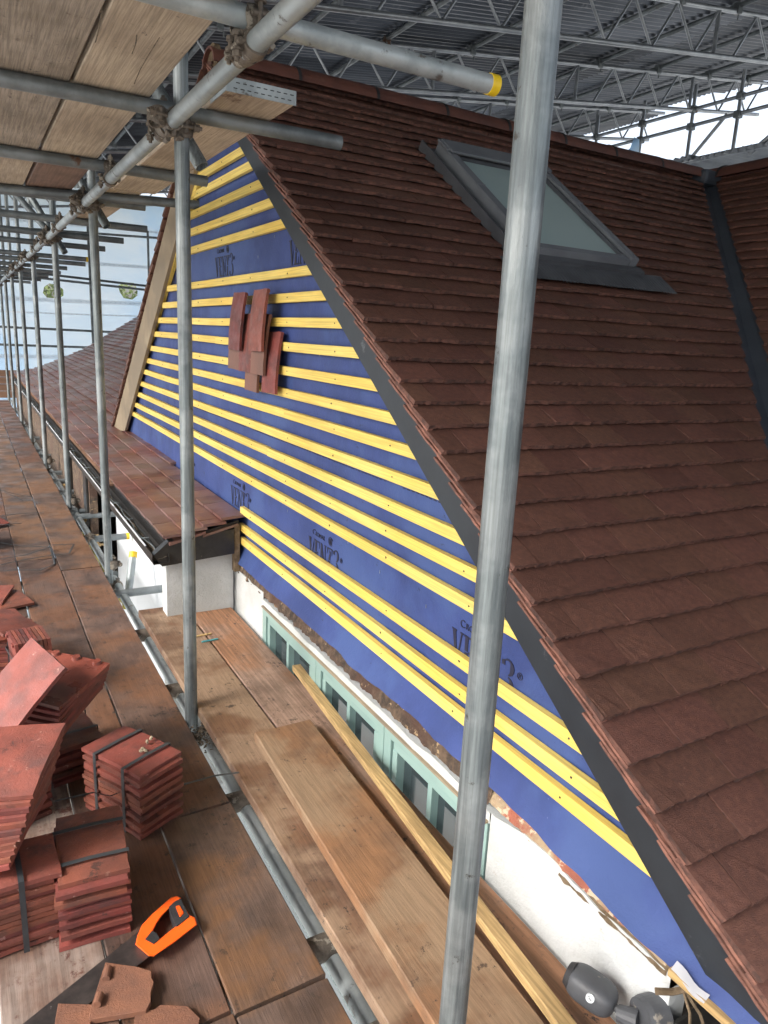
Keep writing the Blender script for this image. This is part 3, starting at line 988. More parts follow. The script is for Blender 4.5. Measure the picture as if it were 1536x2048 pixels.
# --- debris and gutter end at the lower right corner
lath = NB()
obox(lath, Vector((1.128, .705, .285)), Vector((.06, -.99, -.03)).normalized(), Vector((.99, .06, 0)).normalized(), Vector((0, 0, 1)), (0, .5), (0, .012), (0, .016))
tag(obj('timber_lath', lath, M['loosebatten']), 'raw timber lath poking out under the curled membrane end', 'lath')
bm = NB()
obox(bm, Vector((1.142, .665, .285)), Vector((.06, -.99, -.03)).normalized(), Vector((.9, .06, .35)).normalized(), Vector((0, 0, 1)), (0, .4), (0, .08), (0, .010))
obj('sarking_board', bm, M['osb'], house)
bm = NB()
g_ = []
for i in range(13):
    t = i / 12
    g_.append([bm.verts.new((1.128 + .008 * j + .003 * math.sin(i), .70 - .13 * t, .306 + .006 * j - .012 * math.sin(t * 3.1))) for j in range(4)])
for a, b_ in zip(g_[:8], g_[1:8]):
    for j in range(2): bm.faces.new((a[j], a[j + 1], b_[j + 1], b_[j]))
bmesh.ops.solidify(bm, geom=bm.faces[:], thickness=.002)
obj('membrane_flap', bm, M['fleece'], house, smooth=True)
bm = NB()
box(bm, (1.10, .20, .02), (1.75, .70, .16), .01)
tube(bm, (1.12, .66, .15), (1.40, .30, .17), .045, 14)
obj('eaves_gutter', bm, M['black'], house)
bm = NB()
box(bm, (1.17, .722, .236), (1.24, .78, .285), .006); obj('stone_stub', bm, M['mortar'], house)

# roots hanging at the corner
bm = NB()
sweep(bm, [(1.12, .72, .235), (1.145, .70, .24), (1.17, .685, .25), (1.20, .68, .26)], .007, 6)
sweep(bm, [(1.165, .69, .245), (1.16, .665, .215), (1.15, .65, .18)], .003, 5)
sweep(bm, [(1.168, .69, .245), (1.19, .66, .20), (1.195, .64, .16)], .0035, 5)
tag(obj('dry_roots', bm, M['mortar']), 'pale dry roots hanging beside the broken wall corner', 'roots')

# ================================================================== security camera
sc = thing('security_camera', 'dusty dark grey rounded security camera on a round wall mount', 'security camera', (1.09, .82, .12))
bm = NB()
bmesh.ops.create_uvsphere(bm, u_segments=28, v_segments=18, radius=1)
ax = Vector((.35, -.93, -.1)).normalized(); _, s1, s2 = frame_of(ax)
def sup(v, e): return math.copysign(abs(v) ** e, v)
for v in bm.verts:
    p = Vector((sup(v.co.x, .7), sup(v.co.y, .7), sup(v.co.z, .62)))
    v.co = Vector((1.085, .845, .135)) + s1 * p.x * .037 + s2 * p.y * .034 + ax * p.z * .056
body = obj('body', bm, M['camgrey'], sc, smooth=True)
bm = NB(); tube(bm, Vector((1.085, .845, .135)) - ax * .058, Vector((1.085, .845, .135)) - ax * .045, .024, 24, r2=.031); obj('lens_hood', bm, M['rubber'], sc)
bm = NB(); tube(bm, Vector((1.085, .845, .135)) + ax * .05, Vector((1.105, .775, .128)), .008, 12); tube(bm, (1.10, .782, .128), (1.118, .745, .135), .017, 16, r2=.022); obj('arm', bm, M['camgrey'], sc)
bm = NB(); tube(bm, (1.122, .742, .140), (1.134, .739, .140), .040, 32, r2=.043); tube(bm, (1.134, .739, .140), (1.170, .730, .140), .043, 32); obj('mount_plate', bm, M['camgrey'], sc)
# badge faces the viewer
bc = Vector((1.085, .845, .135)); vd = (CAM - bc).normalized()
nb = (vd + Vector((-.35, -.25, -.25))).normalized()
bp = bc + s1 * 0
hit = bc + nb * .0430
bm = NB(); tube(bm, hit - nb * .012, hit + nb * .0006, .0092, 22)
bd = obj('badge', bm, M['badge'], sc)
xr = Vector((-.1, -1, -.5)); xr = (xr - nb * xr.dot(nb)).normalized(); yu = nb.cross(xr)
xfm = Matrix(((xr.x, yu.x, nb.x, 0), (xr.y, yu.y, nb.y, 0), (xr.z, yu.z, nb.z, 0), (0, 0, 0, 1)))
xfm.translation = hit + nb * .001 - xr * .0065 - yu * .0025
text_mesh('Yale', .0068, xfm, bd, 'badge_word', M['rubber'], ext=.0002)

# ================================================================== hung sample tiles
def tile_bm(wd=.165, ln=.265, th=.0125, nibs=2, camber=.006, up=False, holes=True):
    bm = NB(); nx, ny = 6, 8
    T = []
    for i in range(nx + 1):
        T.append([])
        for j in range(ny + 1):
            x = -wd / 2 + wd * i / nx; y = -ln / 2 + ln * j / ny
            e = (rnd.uniform(-.0012, .0012) if i in (0, nx) or j in (0, ny) else 0)
            T[-1].append(Vector((x + e, y + e, camber * (1 - (2 * y / ln) ** 2) + .0012 * (1 - (2 * x / wd) ** 2))))
    A = [[bm.verts.new(v + Vector((0, 0, th))) for v in r_] for r_ in T]
    B = [[bm.verts.new(v) for v in r_] for r_ in T]
    for i in range(nx):
        for j in range(ny):
            bm.faces.new((A[i][j], A[i + 1][j], A[i + 1][j + 1], A[i][j + 1]))
            bm.faces.new((B[i][j], B[i][j + 1], B[i + 1][j + 1], B[i + 1][j]))
    for i in range(nx):
        bm.faces.new((A[i][0], B[i][0], B[i + 1][0], A[i + 1][0])); bm.faces.new((A[i][ny], A[i + 1][ny], B[i + 1][ny], B[i][ny]))
    for j in range(ny):
        bm.faces.new((A[0][j], A[0][j + 1], B[0][j + 1], B[0][j])); bm.faces.new((A[nx][j], B[nx][j], B[nx][j + 1], A[nx][j + 1]))
    zz = th if up else -.0
    for q in range(nibs):
        x = wd * ((q + .5) / nibs - .5) * (1.35 if nibs == 2 else 1.0)
        if up:
            tube(bm, (x, ln / 2 - .014, th - .002), (x, ln / 2 - .014, th + .010), .017, 14, r2=.013)
        else:
            box(bm, (x - .012, ln / 2 - .014, -.007), (x + .012, ln / 2 - .004, .003))
    return bm


def hole_bm(wd=.165, ln=.265, th=.0125):
    bm = NB()
    for sx in (-1, 1):
        tube(bm, (sx * wd * .24, ln / 2 - .040, th - .001), (sx * wd * .24, ln / 2 - .040, th + .0022), .0036, 10)
    return bm


TILE = obj('tile', tile_bm(), M['red'], local=True, smooth=True)
tme = TILE.data; bpy.data.objects.remove(TILE)
HOLE = obj('nail_hole', hole_bm(), M['rubber'], local=True); hme = HOLE.data; bpy.data.objects.remove(HOLE)
tme_brown = tme.copy(); tme_brown.materials[0] = mk('brown clay tile', (.16, .075, .05), (.22, .09, .055), scale=6, rough=.5, bump=.4, bscale=150)
o = obj('tile', tile_bm(.248, .265, nibs=3), M['red'], local=True, smooth=True); bigme = o.data; bpy.data.objects.remove(o)
o = obj('tile', tile_bm(.248, .265, nibs=3, up=True, camber=-.004), M['redwet'], local=True, smooth=True); nibme = o.data; bpy.data.objects.remove(o)
o = obj('nail_hole', hole_bm(.248, .265), M['rubber'], local=True); hbme = o.data; bpy.data.objects.remove(o)


def mesh_obj(name, me, parent=None, loc=(0, 0, 0), rot=(0, 0, 0)):
    o = bpy.data.objects.new(name, me); col.objects.link(o)
    o.parent = parent; o.location = loc; o.rotation_euler = rot
    return o


def hung(y, z, x, ang, me, label):
    """tile lying on the wall: length along Z, face -X, centre (y,z)"""
    o = mesh_obj('hung_tile', me)
    # local x -> -y world, local y -> z, local z -> -x
    m_ = Matrix(((0, 0, -1), (-1, 0, 0), (0, 1, 0))).to_4x4()
    lean = Matrix.Rotation(R(6), 4, 'Y')
    o.matrix_world = Matrix.Translation((x, y, z)) @ Matrix.Rotation(R(ang), 4, 'X') @ lean @ m_
    tag(o, label, 'roof tile', 'sample tiles hung on the wall battens')
    if me is tme:
        h = mesh_obj('nail_hole', hme, o)
    return o


hung(3.36, 1.543, 1.128, 1, tme, 'upper left red sample tile hung over the blue gable membrane')
hung(3.075, 1.548, 1.128, -1, tme, 'upper right red sample tile with a raised nail, on the gable battens')
hung(3.265, 1.448, 1.147, 0, tme, 'middle red sample tile between the two upper hung tiles')
hung(3.10, 1.445, 1.147, 0, tme_brown, 'brown sample tile at the middle right of the hung cluster')
hung(3.43, 1.450, 1.149, 1, tme_brown, 'dark brown sliver of sample tile behind the upper left one')
hung(3.225, 1.362, 1.164, 1, tme_brown, 'lowest brown sample tile at the foot of the hung cluster')
hung(3.00, 1.372, 1.164, -1, tme, 'lowest red sample tile at the right of the hung cluster')

# ================================================================== SCAFFOLD
PX = .665
PY = [.80, 2.56, 4.46, 6.42, 8.45, 10.4, 12.25, 14.1, 15.9]
scf = thing('scaffold', 'galvanised tube scaffold with couplers along the gable wall', 'scaffold', (.66, 3, -5))
for i, y in enumerate(PY):
    bm = NB(); tube(bm, (PX, y, -5), (PX, y, 4.4), seg=32 if i < 2 else 20, caps=True)
    obj('upright', bm, M['galvz'], scf, smooth=True)
for i, y in enumerate([2.9, 4.7, 6.6, 8.6, 10.5, 12.3]):
    bm = NB(); tube(bm, (-.62, y, -5), (-.62, y, 4.6), seg=16); obj('upright', bm, M['galvz'], scf, smooth=True)
LX, LZ = .617, 2.130
bm = NB(); tube(bm, (LX, -.6, LZ), (LX, 4.05, LZ), seg=28, hollow=.15); obj('ledger', bm, M['galv'], scf, smooth=True)
bm = NB(); tube(bm, (LX, 4.06, LZ), (LX, 16.4, LZ), seg=20); obj('ledger', bm, M['galv'], scf, smooth=True)
bm = NB(); tube(bm, (-.66, -.6, LZ), (-.66, 16.4, LZ), seg=20); obj('ledger', bm, M['galvd'], scf, smooth=True)
bm = NB(); tube(bm, (.712, -.3, -.082), (.712, 16.2, -.082), seg=24); obj('ledger', bm, M['galv'], scf, smooth=True)
TZ = 2.180
TR = [(1.735, 1.735, 1.285, 'galv'), (2.60, 2.55, 1.235, 'galvd'), (3.64, 3.60, 1.05, 'galvd'), (4.72, 4.60, .975, 'galvd'), (4.98, 4.28, 1.225, 'galvd'), (5.65, 5.62, 1.20, 'galvd'),
      (6.6, 6.55, 1.205, 'galvd'), (7.42, 7.40, 1.195, 'galvd'), (8.8, 8.78, 1.23, 'galvd'), (9.55, 9.53, 1.31, 'galvd'), (10.55, 10.5, 1.22, 'galvd'),
      (11.5, 11.5, 1.25, 'galvd'), (12.6, 12.58, 1.19, 'galvd'), (13.96, 13.96, 1.20, 'galvd'), (15.16, 15.16, 1.13, 'galvd')]
for i, (ya, yb, xe, mm) in enumerate(TR):
    sl_ = (yb - ya) / .9
    x0 = -.85
    bm = NB(); tube(bm, (x0, ya - sl_ * .85 * 0 + (x0) * sl_ * 0 + (ya - yb) * 0, TZ), (xe, yb, TZ), seg=26 if i < 3 else 16, hollow=.14)
    obj('transom', bm, M[mm], scf, smooth=True)
bm = NB(); tube(bm, (1.276, 1.735, TZ), (1.302, 1.735, TZ), r=.0262, seg=26, hollow=.1); obj('end_cap', bm, M['yellow'], scf, smooth=True)
bm = NB(); tube(bm, (1.215, 8.78, TZ), (1.236, 8.78, TZ), r=.0262, seg=16, hollow=.1); obj('end_cap', bm, M['yellow'], scf)
# knee braces through the joints
for (y, a) in ((2.60, 0), (4.50, 0), (6.46, 1)):
    bm = NB(); tube(bm, (.742, y - .0, 2.035), (.40, y + .30, 2.72), seg=20, hollow=.15); obj('brace', bm, M['galvz'], scf, smooth=True)
bm = NB(); tube(bm, (.62, 6.5, 2.2), (-.6, 9.5, 4.3), seg=14); obj('brace', bm, M['galvd'], scf)
# lower transoms
LT = [(1.10, .722, 'coupler', .034), (1.385, .722, 'coupler', .034), (2.06, .722, 'coupler', .034), (2.92, .722, 'coupler', .034), (3.58, .722, 'coupler', .034),
      (4.25, .955, 'galvd', .0242), (4.62, .74, 'galvd', .0242), (5.50, .975, 'galvd', .0242), (6.22, 1.0, 'galvd', .0242), (6.40, .79, 'galvd', .032),
      (7.2, .79, 'galvd', .0242), (7.75, .79, 'galvd', .0242), (8.2, .79, 'galvd', .0242), (9.3, .79, 'galvd', .0242), (9.7, .79, 'galvd', .0242), (10.8, .79, 'galvd', .0242), (12, .79, 'galvd', .0242)]
for y, xe, mm, r_ in LT:
    bm = NB(); tube(bm, (-.6, y, -.064), (xe, y, -.064), r=.0242, seg=16, hollow=.14)
    if r_ > .03: tube(bm, (.632, y, -.060), (.722, y, -.060), r=r_, seg=22)
    obj('transom', bm, M[mm], scf, smooth=True)
bm = NB(); tube(bm, (.955, 5.50, -.064), (.978, 5.50, -.064), r=.0265, seg=16, hollow=.1); obj('end_cap', bm, M['yellow'], scf)
# tilted capped tube by the pent roof
bm = NB(); tube(bm, (.80, 4.62, -.22), (.865, 4.75, .02), seg=18); obj('brace', bm, M['galv'], scf, smooth=True)
bm = NB(); tube(bm, (.860, 4.74, .0), (.869, 4.758, .034), r=.027, seg=18, hollow=.12); obj('end_cap', bm, M['yellow'], scf)
bm = NB(); tube(bm, (.70, 4.1, -.25), (.74, 7.5, -.16), seg=18); obj('brace', bm, M['galvd'], scf, smooth=True)


def coupler_bm(sc=1.0):
    """right-angle coupler: band round a tube on Y and a tube on Z/X, bolts and flaps"""
    bm = NB()
    def band(c, d, r=.0295, wd=.046, gap=True):
        c = Vector(c); d, s, t = frame_of(d)
        n_ = 22; pts = []
        for i in range(n_):
            a = 2 * math.pi * i / n_
            k_ = s * math.cos(a) + t * math.sin(a)
            w_ = wd * (.5 + .12 * math.cos(2 * a))
            pts.append([c + k_ * r - d * w_, c + k_ * (r + .002) - d * w_ * .3, c + k_ * (r + .002) + d * w_ * .3, c + k_ * r + d * w_, c + k_ * (r - .0052) + d * w_, c + k_ * (r - .0052) - d * w_])
        V_ = [[bm.verts.new(p) for p in q] for q in pts]
        for i in range(n_):
            A = V_[i]; B = V_[(i + 1) % n_]
            for j in range(6): bm.faces.new((A[j], A[(j + 1) % 6], B[(j + 1) % 6], B[j]))
    band((0, 0, 0), (0, 1, 0)); band((0.048, 0, 0), (0, 0, 1))
    box(bm, (.012, -.022, -.022), (.036, .022, .022), .003)
    # hinge + bolt flaps
    for (p, d, s_) in (((-.004, .0, .036), (0, 1, 0), 1), ((.0, 0, -.037), (0, 1, 0), 1), ((.050, .037, 0), (0, 0, 1), 1), ((.050, -.037, 0), (0, 0, 1), 1)):
        p = Vector(p)
        tube(bm, p - Vector(d) * .018, p + Vector(d) * .018, .0075, 10)
    for a, b_, hx in (((-.042, 0, .040), (.012, 0, .040), 1), ((.095, -.040, .0), (.02, -.040, 0), -1)):
        a = Vector(a); b_ = Vector(b_); d = (b_ - a).normalized()
        tube(bm, a, b_, .0058, 10)
        tube(bm, a + d * .008, a + d * .020, .0115, 6)
        tube(bm, a + d * .021, a + d * .025, .0135, 14)
        tube(bm, b_ - d * .004, b_ + d * .006, .011, 8)
    return bm


cb = obj('coupler', coupler_bm(), M['coupler'], local=True, smooth=True); cme = cb.data; bpy.data.objects.remove(cb)
def coupler(loc, rot, s=1.0):
    o = mesh_obj('coupler', cme, scf, Vector(loc) - scf.location, tuple(R(a) for a in rot)); o.scale = (s, s, s); return o
for i, y in enumerate(PY[1:], 1):
    coupler((LX, y, LZ), (0, 0, 0), 1.08)
    coupler((LX, y + .062, LZ), (0, -92, 0)) if i in (1, 3, 5) else None
    if i < 6: coupler((LX, y - .07, LZ), (0, 185, 8), .98)
coupler((LX, 1.735, LZ), (0, -90, 0), 1.0)
coupler((LX, 1.80, LZ + .002), (0, -84, 14), .96)
for i, (ya, yb, xe, mm) in enumerate(TR[2:12]):
    coupler((LX, ya + (yb - ya) * .7, LZ), (0, -90, rnd.uniform(-6, 6)), 1.0)
for i, y in enumerate(PY[1:7], 1):
    coupler((.712, y + .0, -.082), (0, 180, 0), 1.0)
coupler((.70, 5.50, -.064), (0, 0, 90), 1.0); coupler((.69, 4.46, .06), (90, 0, 90), 1.0); coupler((.70, 4.72, -.10), (30, 20, 60), 1.0)
coupler((.70, 6.42, .03), (90, 0, 90)); coupler((.70, 8.45, .03), (90, 0, 90))

# ================================================================== boards
def board_bm(x0, x1, y0, y1, z0, z1, seed=0, skew=0.0, ch=True):
    bm = NB()
    n_ = max(3, int((y1 - y0) / .12))
    prevv = None
    e0 = rnd.uniform(0, 50)
    for i in range(n_ + 1):
        y = y0 + (y1 - y0) * i / n_
        k = skew * (y - y0)
        w1 = noise.noise(Vector((y * 1.3, e0, 0))) * .0022 + noise.noise(Vector((y * 9, e0, 0))) * .0009
        w2 = noise.noise(Vector((y * 1.3, e0 + 9, 0))) * .0022 + noise.noise(Vector((y * 9, e0 + 9, 0))) * .0009
        c = .003
        P_ = [(x0 + w1, z0 + c), (x0 + c + w1, z0), (x1 - c + w2, z0), (x1 + w2, z0 + c), (x1 + w2, z1 - c), (x1 - c + w2, z1), ((x0 + x1) / 2, z1 - .001), (x0 + c + w1, z1), (x0 + w1, z1 - c)]
        ring = [bm.verts.new((x + k, y + (x - x0) * .02 * (1 if i in (0,) else 0), z)) for x, z in P_]
        if prevv:
            for t in range(9): bm.faces.new((prevv[t], prevv[(t + 1) % 9], ring[(t + 1) % 9], ring[t]))
        else: bm.faces.new(ring)
        prevv = ring
    bm.faces.new(prevv)
    return bm


def board(label, x0, x1, y0, y1, z0, z1, m, skew=0.0, group='scaffold boards', band=None, name='scaffold_board'):
    t = thing(name, label, 'board', ((x0 + x1) / 2, y0, z0), group=group)
    obj('plank', board_bm(x0, x1, y0, y1, z0, z1, skew=skew), m, t)
    if band:
        for yb in band:
            bm = NB(); box(bm, (x0 - .0012, yb - .0012, z0 - .0012), (x1 + .0012, yb + .030, z1 + .0012), .001)
            obj('end_band', bm, M['galv'], t)
    return t


G1 = 'boards of the working deck'
board('wet brown deck board nearest the camera along the open edge', .416, .640, -.9, 1.248, -.038, 0, M['deck'], group=G1)
board('deck board along the open edge beside the orange saw', .4135, .641, 1.258, 1.985, -.038, 0, M['deck'], group=G1)
board('long deck board along the open edge running behind the strapped bundles', .414, .640, 1.993, 4.62, -.038, 0.0, M['deck'], group=G1)
board('far deck board on the open edge beside the side roof gutter', .412, .640, 4.63, 8.5, -.038, .001, M['deck'], group=G1)
board('farthest deck board on the open edge at the end of the walkway', .412, .640, 8.51, 15.5, -.038, 0, M['deck'], group=G1)
board('deck board under the broken tile pieces', .190, .412, -.9, 1.26, -.038, 0.001, M['deck'], group=G1)
board('deck board under the saw handle and strapped bundles', .187, .409, 1.268, 4.9, -.038, 0, M['deck'], group=G1)
board('second board from the open edge at the far half of the walkway', .180, .402, 4.91, 15.5, -.038, 0, M['deck'], group=G1)
board('grey stained deck board under the saw blade', -.045, .1835, -.9, 3.9, -.038, -.001, mk('grey deck', (.27, .22, .19), (.15, .085, .06), dirt=(.10, .04, .03), dirt_at=.55, scale=5, rough=.5, rough2=.75, bump=.3, bscale=1, bstretch=(120, 8, 120), spots=(.12, .05, .035), spot_scale=9, spot_at=.58, grain=.6), group=G1)
board('third deck board from the open edge beyond the tile piles', -.050, .177, 3.91, 15.5, -.038, 0, M['deck'], group=G1)
for k in range(2):
    board('deck board at the back of the walkway, mostly outside the picture' if k else 'deck board under the leftmost tile piles', -.28 - .235 * k, -.057 - .235 * k, -.9, 15.5, -.038, 0, M['deck'], group=G1)
G2 = 'inner boards beside the wall'
board('orange brown inner board with a clipped near edge above the lower ledger', .690, .914, .25, 3.66, .012, .050, M['deckin'], skew=-.002, group=G2)
board('dusty pinkish inner board against the mint windows', .917, 1.141, .25, 3.72, .011, .049, mk('pinkish board', (.33, .22, .165), (.22, .14, .10), dirt=(.06, .04, .035), dirt_at=.55, scale=6, rough=.75, bump=.3, bscale=1, bstretch=(120, 8, 120), spots=(.12, .07, .05), spot_scale=14, spot_at=.66, grain=.7, big=(.30, .15, .08), big_scale=1.6), group=G2)
board('thick orange board laid on top of the two inner boards', .735, .955, .5, 2.215, .0515, .0895, mk('orange top board', (.26, .132, .064), (.17, .095, .054), dirt=(.045, .03, .024), dirt_at=.59, scale=6, rough=.7, bump=.35, bscale=1, bstretch=(220, 12, 220), spots=(.08, .05, .035), spot_scale=12, spot_at=.66, grain=.45, grain_scale=(170, 7, 170), big=(.27, .18, .11), big_scale=2.4), skew=.040, group=G2)
G3 = 'boards overhead'
UZ0, UZ1 = 2.2055, 2.2435
board('pale overhead board with long cracks, nearest the ledger', .345, .567, .3, 3.62, UZ0, UZ1, M['upboard'], group=G3)
board('grey grainy overhead board at the top left corner', .108, .333, .3, 3.64, UZ0, UZ1, mk('grey overhead board', (.36, .30, .24), (.24, .195, .15), scale=3, rough=.85, bump=.5, bscale=1, bstretch=(130, 8, 130), spots=(.12, .08, .06), spot_scale=6, spot_at=.64, grain=.7, grain_scale=(150, 5, 150), dirt=(.11, .085, .07), dirt_at=.58), group=G3)
board('grey overhead board further left, mostly outside the picture', -.13, .10, .3, 4.6, UZ0, UZ1, M['upboard'], group=G3)
board('brown stained overhead board beyond the third transom', .350, .572, 3.63, 4.66, UZ0, UZ1, mk('brown overhead board', (.20, .12, .085), (.15, .09, .065), rough=.7, bump=.3, grain=.6), group=G3)
board('short grainy overhead board beyond the third transom, left one', .108, .336, 3.65, 4.66, UZ0, UZ1, M['upboard'], group=G3)
board('overhead inner board with a slotted metal end plate', .745, .968, 2.335, 4.3, UZ0, UZ1, M['upboard'], group=G3)
board('far overhead inner board above the second gap', .70, .905, 4.31, 5.9, UZ0, UZ1, M['upboard'], group=G3)
eb = [o for o in bpy.data.objects if o.get('label') == 'overhead inner board with a slotted metal end plate'][0]
bm = NB(); box(bm, (.743, 2.3325, UZ0 - .002), (.970, 2.3345, UZ1 + .002)); box(bm, (.743, 2.3345, UZ1 + .0005), (.970, 2.40, UZ1 + .0025)); box(bm, (.7425, 2.3345, UZ0), (.7445, 2.50, UZ1))
ep = obj('end_plate', bm, M['galv'], eb)
bm = NB()
for r_ in range(2):
    for i in range(9):
        x = .765 + i * .022 + (.008 if r_ else 0)
        box(bm, (x, 2.3315, UZ0 + .009 + r_ * .016), (x + .012, 2.3326, UZ0 + .0115 + r_ * .016))
obj('slot', bm, M['rubber'], ep)
ob = [o for o in bpy.data.objects if o.get('label') == 'pale overhead board with long cracks, nearest the ledger'][0]
def rz(x, y, z):
    v = ROT @ Vector((x - 768, 1024 - y, -1425)); t_ = (z - CAM.z) / v.z
    return CAM + v * t_
for pts in (((320, 75), (308, 92), (296, 112), (280, 140), (268, 168)), ((275, 70), (271, 88), (263, 108)), ((205, 20), (200, 50), (190, 85)),):
    bm = NB(); sweep(bm, [rz(x, y, UZ0 - .0002) + Vector((noise.noise(Vector((x * .1, y * .1, 0))) * .003, 0, 0)) for x, y in pts], .0014, 6, .2); obj('crack', bm, M['debris'], ob)
# loose timber batten leaning on the inner boards
bm = NB()
p0 = Vector((1.02, .30, .115)); p1 = Vector((1.115, 2.62, .080))
p0 = Vector((.965, .55, .115)); p1 = Vector((1.155, 2.66, .078))
d, s_, t_ = frame_of(p1 - p0)
obox(bm, p0, d, s_, t_, (0, (p1 - p0).length), (-.019, .019), (-.0125, .0125))
bmesh.ops.bevel(bm, geom=bm.edges[:], offset=.0015, segments=1, affect='EDGES')
tag(obj('loose_batten', bm, M['loosebatten']), 'long unpainted timber batten lying loose over the inner boards', 'batten')
# chips
bm = NB(); box(bm, (.800, 1.545, .0515), (.822, 1.580, .064), .002); tag(obj('tile_chip', bm, M['tileedge']), 'small red brick chip on the orange inner board', 'chip')
bm = NB(); obox(bm, Vector((.83, 3.20, .052)), Vector((1, .08, 0)).normalized(), Vector((-.08, 1, 0)), Vector((0, 0, 1)), (0, .11), (0, .012), (0, .004)); tag(obj('wood_splinter', bm, M['loosebatten']), 'pale wood splinter lying across the inner boards behind the upright', 'splinter')
bm = NB(); obox(bm, Vector((.87, 3.13, .052)), Vector((1, .05, 0)).normalized(), Vector((-.05, 1, 0)), Vector((0, 0, 1)), (0, .08), (0, .010), (0, .004)); tag(obj('plastic_strip', bm, mk('teal plastic', (.05, .32, .36), rough=.4)), 'thin teal plastic strip lying beside the wood splinter', 'strip')
# dead leaf clump by the upright foot
bm = NB()
for i in range(160):
    p = Vector((.672 + rnd.gauss(0, .016), 2.44 + rnd.gauss(0, .035), -.03 + abs(rnd.gauss(0, .016)))); a = rnd.uniform(0, 6.28); q = .007 * rnd.uniform(.5, 1.4)
    u = Vector((math.cos(a), math.sin(a), rnd.uniform(-.6, .6))) * q; v = Vector((-math.sin(a), math.cos(a), rnd.uniform(-.6, .6))) * q * .6
    bm.faces.new([bm.verts.new(p + u), bm.verts.new(p + v), bm.verts.new(p - u), bm.verts.new(p - v)])
tag(obj('leaf_litter', bm, M['debris'], recalc=False), 'dark dead leaf litter caught at the foot of the scaffold upright', 'leaf litter', kind='stuff')

# ================================================================== tile bundles
def bundle(label, c, ang, n, step=.0148, strap=(-.066, .066), stagger=.007, wobble=1.8, zb=0.0, me=None, group='strapped bundles of red clay tiles', hide_holes=False, crosswise=False):
    t = thing('tile_bundle', label, 'tile bundle', (c[0], c[1], zb), (0, 0, R(ang)), group)
    for i in range(n):
        fl = i % 2
        o = mesh_obj('tile', me or tme, t, (rnd.uniform(-.002, .002) * wobble + (stagger if fl else -stagger) * .4, (stagger if fl else -stagger) + rnd.uniform(-.002, .002) * wobble, i * step),
                     (rnd.uniform(-.006, .006) * wobble, rnd.uniform(-.01, .01), rnd.uniform(-.015, .015) * wobble))
        if i == n - 1: mesh_obj('nail_hole', hme, t, o.location, o.rotation_euler)
    H = n * step + .008
    for sy in strap:
        bm = NB()
        W_ = .165 / 2 + .006; wd = .0065; th = .001
        loop = [(-W_, 0), (-W_, H), (0, H + .003), (W_, H), (W_, 0)]
        for (xa, za), (xb, zb_) in zip(loop, loop[1:]):
            dd = Vector((xb - xa, 0, zb_ - za)).normalized(); nn_ = Vector((-dd.z, 0, dd.x))
            obox(bm, Vector((xa, sy, za)), dd, Vector((0, 1, 0)), nn_, (-.001, math.hypot(xb - xa, zb_ - za) + .001), (-wd, wd), (0, th))
        obj('strap', bm, M['strap'], t, local=True)
    return t


bundle('strapped tile bundle standing alone in the middle of the deck, ends facing the upright', (.357, 2.092), 28, 14)
bundle('strapped tile bundle right behind the orange saw', (.183, 1.745), -4, 12)
bundle('strapped tile bundle at the left edge under the leaning tile pile', (-.035, 1.735), 92, 13, strap=(-.05,))
bundle('shadowed tile bundle wedged between the nib tile pile and the middle bundle', (.20, 2.46), 10, 9)
bundle('tile bundle lying flat at the far left with a strap round it', (.03, 3.35), 80, 12, strap=(-.05,))
bundle('farthest tile bundle at the left edge among loose black straps', (-.065, 5.35), 5, 12)
bundle('low tile bundle at the left edge behind the leaning pile', (.005, 2.28), 20, 13)
# standing bundle (tiles on edge)
t = thing('tile_bundle', 'tile bundle standing on edge with vertical tiles, beside the far left pile', 'tile bundle', (.135, 3.02, 0), (0, 0, R(8)), 'strapped bundles of red clay tiles')
for i in range(9):
    mesh_obj('tile', tme, t, (-.07 + i * .0148, rnd.uniform(-.004, .004), .1325), (R(90), 0, R(90)))
bm = NB()
for zz in (.06, .19):
    for (a, b_) in (((-.075, -.088), (.078, -.086)), ((.078, -.088), (.078, .088)), ((.078, .088), (-.075, .088)), ((-.075, .088), (-.075, -.088))):
        box(bm, (min(a[0], b_[0]) - .0006, min(a[1], b_[1]) - .0006, zz - .006), (max(a[0], b_[0]) + .0006, max(a[1], b_[1]) + .0006, zz + .006))
obj('strap', bm, M['strap'], t, local=True)


def orient(u, v):
    """matrix whose x axis is u, y axis v"""
    u = Vector(u).normalized(); v = (Vector(v) - u * Vector(v).dot(u)).normalized(); n_ = u.cross(v)
    return Matrix(((u.x, v.x, n_.x), (u.y, v.y, n_.y), (u.z, v.z, n_.z))).to_4x4()


def loose(me, c, u, v, label, group, h=None):
    o = mesh_obj('loose_tile', me); o.matrix_world = Matrix.Translation(c) @ orient(u, v)
    tag(o, label, 'roof tile', group)
    if h: mesh_obj('nail_hole', h, o)
    return o


